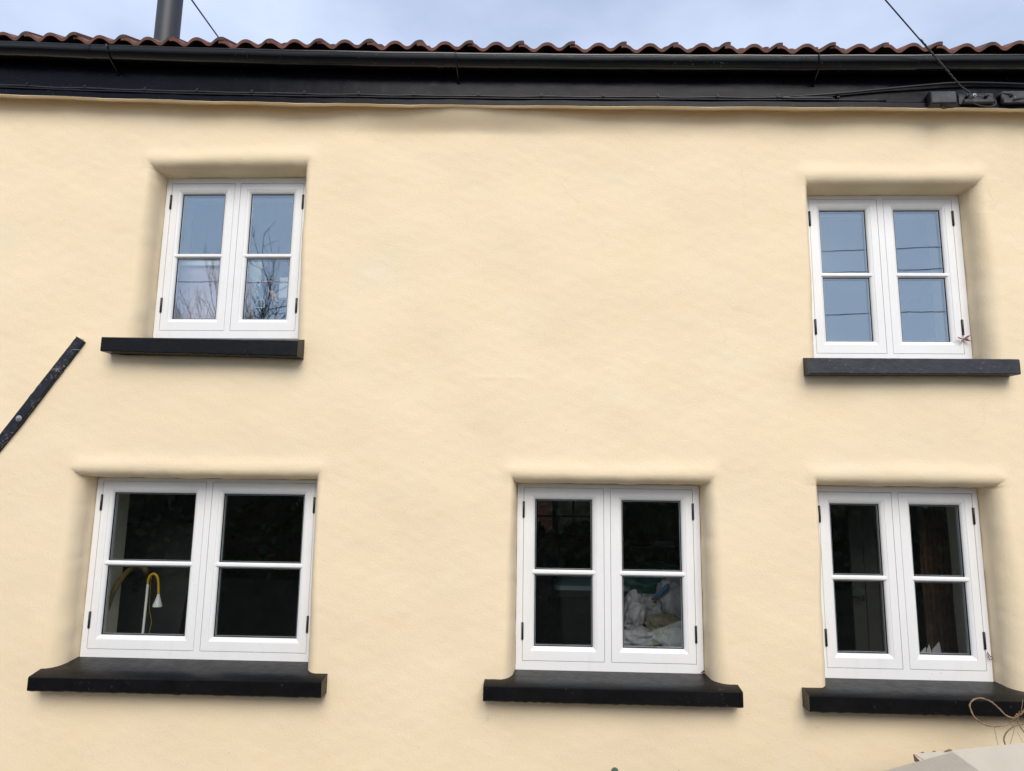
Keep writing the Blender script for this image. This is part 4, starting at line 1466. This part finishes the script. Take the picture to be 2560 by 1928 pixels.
for k in range(13):
    for i in range(9):
        p = ul_(205 + (235 - 3 * k) * i / 8, 520 + 50 * k, yt + .05)
        vs_.append((p.x, p.y + .012 * math.sin(i * 1.6 + k * .3), p.z))
n0 = len(vs_)
vs_ += [(x, y + .004, z) for x, y, z in vs_]
b.add(vs_, [(k * 9 + i, k * 9 + i + 1, k * 9 + i + 10, k * 9 + i + 9) for k in range(12) for i in range(8)] + [(n0 + k * 9 + i + 9, n0 + k * 9 + i + 10, n0 + k * 9 + i + 1, n0 + k * 9 + i) for k in range(12) for i in range(8)], 0, True)
b.build('cloth', simple('pale_green_cloth', (.74, .80, .72), .9, .1), t)
q0, q1 = ul_(815, 840, yt + .2), ul_(1000, 1200, yt + .2)
tag(MB().box(q0.x, q1.x, .45, .50, q1.z, q0.z).build('white_plastic_tub', M['lampwhite'], bevel=.01), 'white plastic tub inside at the right of the upper left window', 'tub')

t = thing('pink_ribbon', 'pale pink ribbon bow stretched across the lower right pane of the upper left window', 'ribbon', tuple(ul_(600, 880, yt + .04)))
MB().tube(spline([ul_(395, 890, yt + .03), ul_(470, 880, yt + .04), ul_(560, 862, yt + .04), ul_(650, 880, yt + .04), ul_(810, 890, yt + .05)], 5), [.004] * 6 + [.009] * 10 + [.004] * 5, 8).build('ribbon', simple('pink_ribbon_cloth', (.72, .42, .42), .8, .1), t)
b = MB()
for x0_, y0_ in ((600, 1020), (650, 1030)):
    b.tube([ul_(x0_, y0_, yt + .06), ul_(x0_ + 30, y0_ + 120, yt + .06), ul_(x0_ + 75, y0_ + 250, yt + .06)], [.012, .009, .005], 8)
b.build('tail', simple('peach_ribbon_cloth', (.70, .50, .36), .8, .1), t)
# ------------------------------------------------------------------ lower right room: boarded door, curtain, envelopes, latch
def lrz(x, y, d):
    return P(1940 + x / 2.524, 1140 + y / 2.524, d)


yd = .92
t = thing('boarded_door', 'dark grey boarded door standing ajar behind the left sash of the lower right window', 'door', (lrz(560, 1240, yd).x, yd, H - 1.85))
x0_, x1_ = lrz(478, 800, yd).x, lrz(735, 800, yd).x
nbd = 3
for i in range(nbd):
    xa, xb = x0_ + (x1_ - x0_) * i / nbd, x0_ + (x1_ - x0_) * (i + 1) / nbd
    MB().box(xa + .003, xb - .003, yd, yd + .03, H - 1.80, H + .25).build('board', M['panelgrey'], t)
MB().box(x0_, x1_, yd + .012, yd + .028, H - 1.79, H + .24).build('ledge', M['clutter'], t)
q = lrz(535, 895, yd - .05)
b = MB()
b.tube([q + Vector((-.05, .01, .004)), q + Vector((.02, .0, 0))], .008, 7)
b.tube([q + Vector((.02, 0, .022)), q + Vector((.02, 0, -.022))], .009, 7)
b.build('latch', M['hinge'], t)
t = thing('curtain', 'brown curtain hanging behind the right sash of the lower right window', 'curtain', (lrz(1030, 1240, .6).x, .6, H - .95))
b = MB()
xa, xb = lrz(925, 800, .6).x, lrz(1150, 800, .6).x
vs_ = []
NX, NZ = 60, 14
for k in range(NZ + 1):
    for i in range(NX + 1):
        q = i / NX
        vs_.append((xa + (xb - xa) * q + .004 * math.sin(k * .7 + i), .60 + .020 * math.sin(i * .72 + .2 * math.sin(k * .4)) + .006 * math.sin(i * 1.9 + k), H - 1.02 + 1.24 * k / NZ))
n0 = len(vs_)
vs_ += [(x, y + .006, z) for x, y, z in vs_]
W1 = NX + 1
b.add(vs_, [(k * W1 + i, k * W1 + i + 1, (k + 1) * W1 + i + 1, (k + 1) * W1 + i) for k in range(NZ) for i in range(NX)] + [(n0 + (k + 1) * W1 + i, n0 + (k + 1) * W1 + i + 1, n0 + k * W1 + i + 1, n0 + k * W1 + i) for k in range(NZ) for i in range(NX)], 0, True)
b.build('cloth', M['curtain'], t)
MB().tube([(xa - .06, .60, H + .225), (xb + .06, .60, H + .225)], .012, 8).build('rail', M['clutter'], t)
zs = lrz(980, 1250, .42).z - .07
tag(MB().box(WIN[4]['s'][2] - .02, WIN[4]['s'][3], .275, .50, zs - .03, zs).build('inner_ledge', M['panelgrey']), 'dark inner ledge below the standing envelopes', 'ledge')
for i, (a_, b_, c_, y_) in enumerate((((912, 1240), (945, 1205), (955, 1262), .40), ((952, 1225), (966, 1188), (992, 1262), .43), ((985, 1225), (1030, 1172), (1052, 1262), .45))):
    p = [lrz(*a_, y_), lrz(*b_, y_), lrz(*c_, y_)]
    b = MB()
    lo0, lo1 = Vector((p[0].x, y_, zs)), Vector((p[2].x, y_ + .005, zs))
    q = [lo0, lo1, p[2] if False else Vector((p[2].x - .004, y_, p[2].z + .01)), p[1], p[0]]
    b.add([tuple(v) for v in q] + [(v.x, v.y + .003, v.z) for v in q], [(0, 1, 2, 3, 4), (9, 8, 7, 6, 5)] + [(k, (k + 1) % 5, (k + 1) % 5 + 5, k + 5) for k in range(5)])
    lab = ('short white envelope, first from the left, propped behind the curtained window', 'narrow white envelope propped between two others behind the curtained window', 'tall pointed white envelope nearest the curtain behind the lower right window')[i]
    tag(b.build('envelope', M['paper']), lab, 'envelope', 'envelopes propped behind the curtained window')

# ------------------------------------------------------------------ across the lane: bank, hedge, bare trees, poles and lines (they show in the panes)
tag(MB().add([(-40, -7.2, 0), (40, -7.2, 0), (40, -8.0, 1.1), (-40, -8.0, 1.1), (40, -14, 1.3), (-40, -14, 1.3)], [(0, 1, 2, 3), (3, 2, 4, 5)]).build('earth_bank', M['earth']), kind='structure')
g4 = np.random.default_rng(21)
nl = 26000
hx = g4.uniform(-24, 24, nl)
hy = -8.2 + g4.normal(0, .35, nl) - .2 * np.abs(g4.normal(0, 1, nl))
top = 3.15 + .28 * np.sin(hx * .9) + .22 * np.sin(hx * 2.3 + 1) + .12 * np.sin(hx * 5.1)
hz = .6 + (top - .6) * g4.uniform(0, 1, nl) ** .8
ang = g4.uniform(0, 6.28, (nl, 3))
sz = g4.uniform(.05, .11, nl)
vv = np.zeros((nl, 4, 3), np.float32)
for i in range(nl):
    mr = np.array([[math.cos(ang[i, 0]), 0, math.sin(ang[i, 0])], [0, 1, 0], [-math.sin(ang[i, 0]), 0, math.cos(ang[i, 0])]])
    a_, b_ = ang[i, 1], ang[i, 2]
    u_ = np.array([math.cos(a_) * math.cos(b_), math.sin(a_) * math.cos(b_), math.sin(b_)])
    v_ = np.cross(u_, [math.sin(b_ * 3), math.cos(a_ * 2), .3])
    v_ /= np.linalg.norm(v_) + 1e-6
    c_ = np.array([hx[i], hy[i], hz[i]])
    vv[i] = [c_ - u_ * sz[i], c_ - v_ * sz[i] * .55, c_ + u_ * sz[i], c_ + v_ * sz[i] * .55]
b = MB()
b.v = [tuple(p) for p in vv.reshape(-1, 3)]
b.f = [(4 * i, 4 * i + 1, 4 * i + 2, 4 * i + 3) for i in range(nl)]
b.mi = [0] * nl
b.sm = [False] * nl
me = bpy.data.meshes.new('hedge')
me.from_pydata(b.v, [], b.f)
me.materials.append(M['hedge'])
tag(link('hedge', me), 'dark leafy hedge on the bank across the lane', 'hedge', kind='stuff')
cores = [(x, -8.45, .9) for x in np.arange(-24, 24.1, .4)]
b = MB()
hts = [2.85 + .28 * math.sin(x * .9) + .22 * math.sin(x * 2.3 + 1) for x, _, _ in cores]
vs_ = []
for (x, y, z), h_ in zip(cores, hts):
    vs_ += [(x, y + .15, .5), (x, y + .12, h_ * .7), (x, y, h_), (x, y - .5, h_ * .9), (x, y - .6, .5)]
b.add(vs_, [(i * 5 + k, i * 5 + k + 1, i * 5 + k + 6, i * 5 + k + 5) for i in range(len(cores) - 1) for k in range(4)], 0, True)
tag(b.build('hedge_core', M['earth']), 'dark twiggy heart of the hedge across the lane', 'hedge', kind='stuff')


def bare_tree(x, y, z0, hgt, label, seed, spread=1.0):
    g = random.Random(seed)
    t = thing('bare_tree', label, 'tree', (x, y, z0), 'bare trees across the lane')
    tr, cr = MB(), MB()

    def grow(p, d, ln, r, depth):
        pts = [p]
        q = p.copy()
        dd = d.copy()
        n_s = 4
        for i in range(n_s):
            dd = (dd + Vector((g.gauss(0, .10), g.gauss(0, .10), g.gauss(.03, .06)))).normalized()
            q = q + dd * ln / n_s
            pts.append(q.copy())
        rs = [r * (1 - .45 * i / n_s) for i in range(n_s + 1)]
        (tr if depth == 0 else cr).tube(pts, rs, 6 if depth < 2 else 4, caps=depth > 2)
        if depth >= 5:
            return
        nk = g.choice((3, 3, 4)) if depth else 4
        for k in range(nk):
            a = g.uniform(0, 6.28)
            tilt = g.uniform(.35, .85) * spread
            s1 = dd.cross(Vector((.3, .2, 1))).normalized()
            s2 = dd.cross(s1)
            nd = (dd * math.cos(tilt) + (s1 * math.cos(a) + s2 * math.sin(a)) * math.sin(tilt)).normalized()
            st_ = pts[g.choice((2, 3, 4))] if k else pts[-1]
            grow(st_, nd, ln * g.uniform(.58, .82), max(r * .60, .005), depth + 1)
    grow(Vector((x, y, z0)), Vector((.02, 0, 1)), hgt * .34, .0075 * hgt, 0)
    tr.build('trunk', M['bark'], t)
    cr.build('crown', M['bark'], t)


bare_tree(-5.95, -10.2, 1.2, 8.6, 'tall bare tree across the lane, mirrored in the upper left window', 5)
bare_tree(-5.3, -11.0, 1.2, 7.2, 'smaller bare tree across the lane beside the tall one', 9, .8)
bare_tree(-6.95, -10.4, 1.2, 6.6, 'thin bare tree across the lane at the far end of the hedge', 14, .4)

poles = [(-16.5, -9.6), (15.5, -9.2)]
for i, (x, y) in enumerate(poles):
    t = thing('utility_pole', ('wooden utility pole across the lane beyond the bare trees', 'wooden utility pole across the lane at the end without trees')[i], 'utility pole', (x, y, 0), 'utility poles across the lane')
    MB().tube([(x, y, 0), (x, y, 8.8)], [.14, .10], 12).build('pole', M['pole'], t)
    MB().box(x - .06, x + .06, y - .9, y + .9, 8.1, 8.2).build('crossarm', M['pole'], t)
    for k in range(4):
        MB().lathe((x, y - .8 + .53 * k, 8.2), [(.03, 0), (.045, .03), (.03, .07), (.04, .1), (.001, .12)], 10).build('insulator', M['bindark'], t)
for i, (za, zb_, dy, sag, r_) in enumerate(((8.05, 8.2, -.27, .5, .009), (7.2, 7.6, .27, .45, .010), (6.25, 6.65, 0, .25, .009))):
    lab = ('highest of the three lines between the utility poles across the lane', 'middle one of the three lines between the utility poles across the lane', 'lowest of the three lines between the utility poles across the lane')[i]
    tag(MB().tube(catenary((poles[0][0], poles[0][1] + dy, za), (poles[1][0], poles[1][1] + dy, zb_), sag, 40), r_, 6).build('power_line', M['cable']), lab, 'power line', 'power lines across the lane')
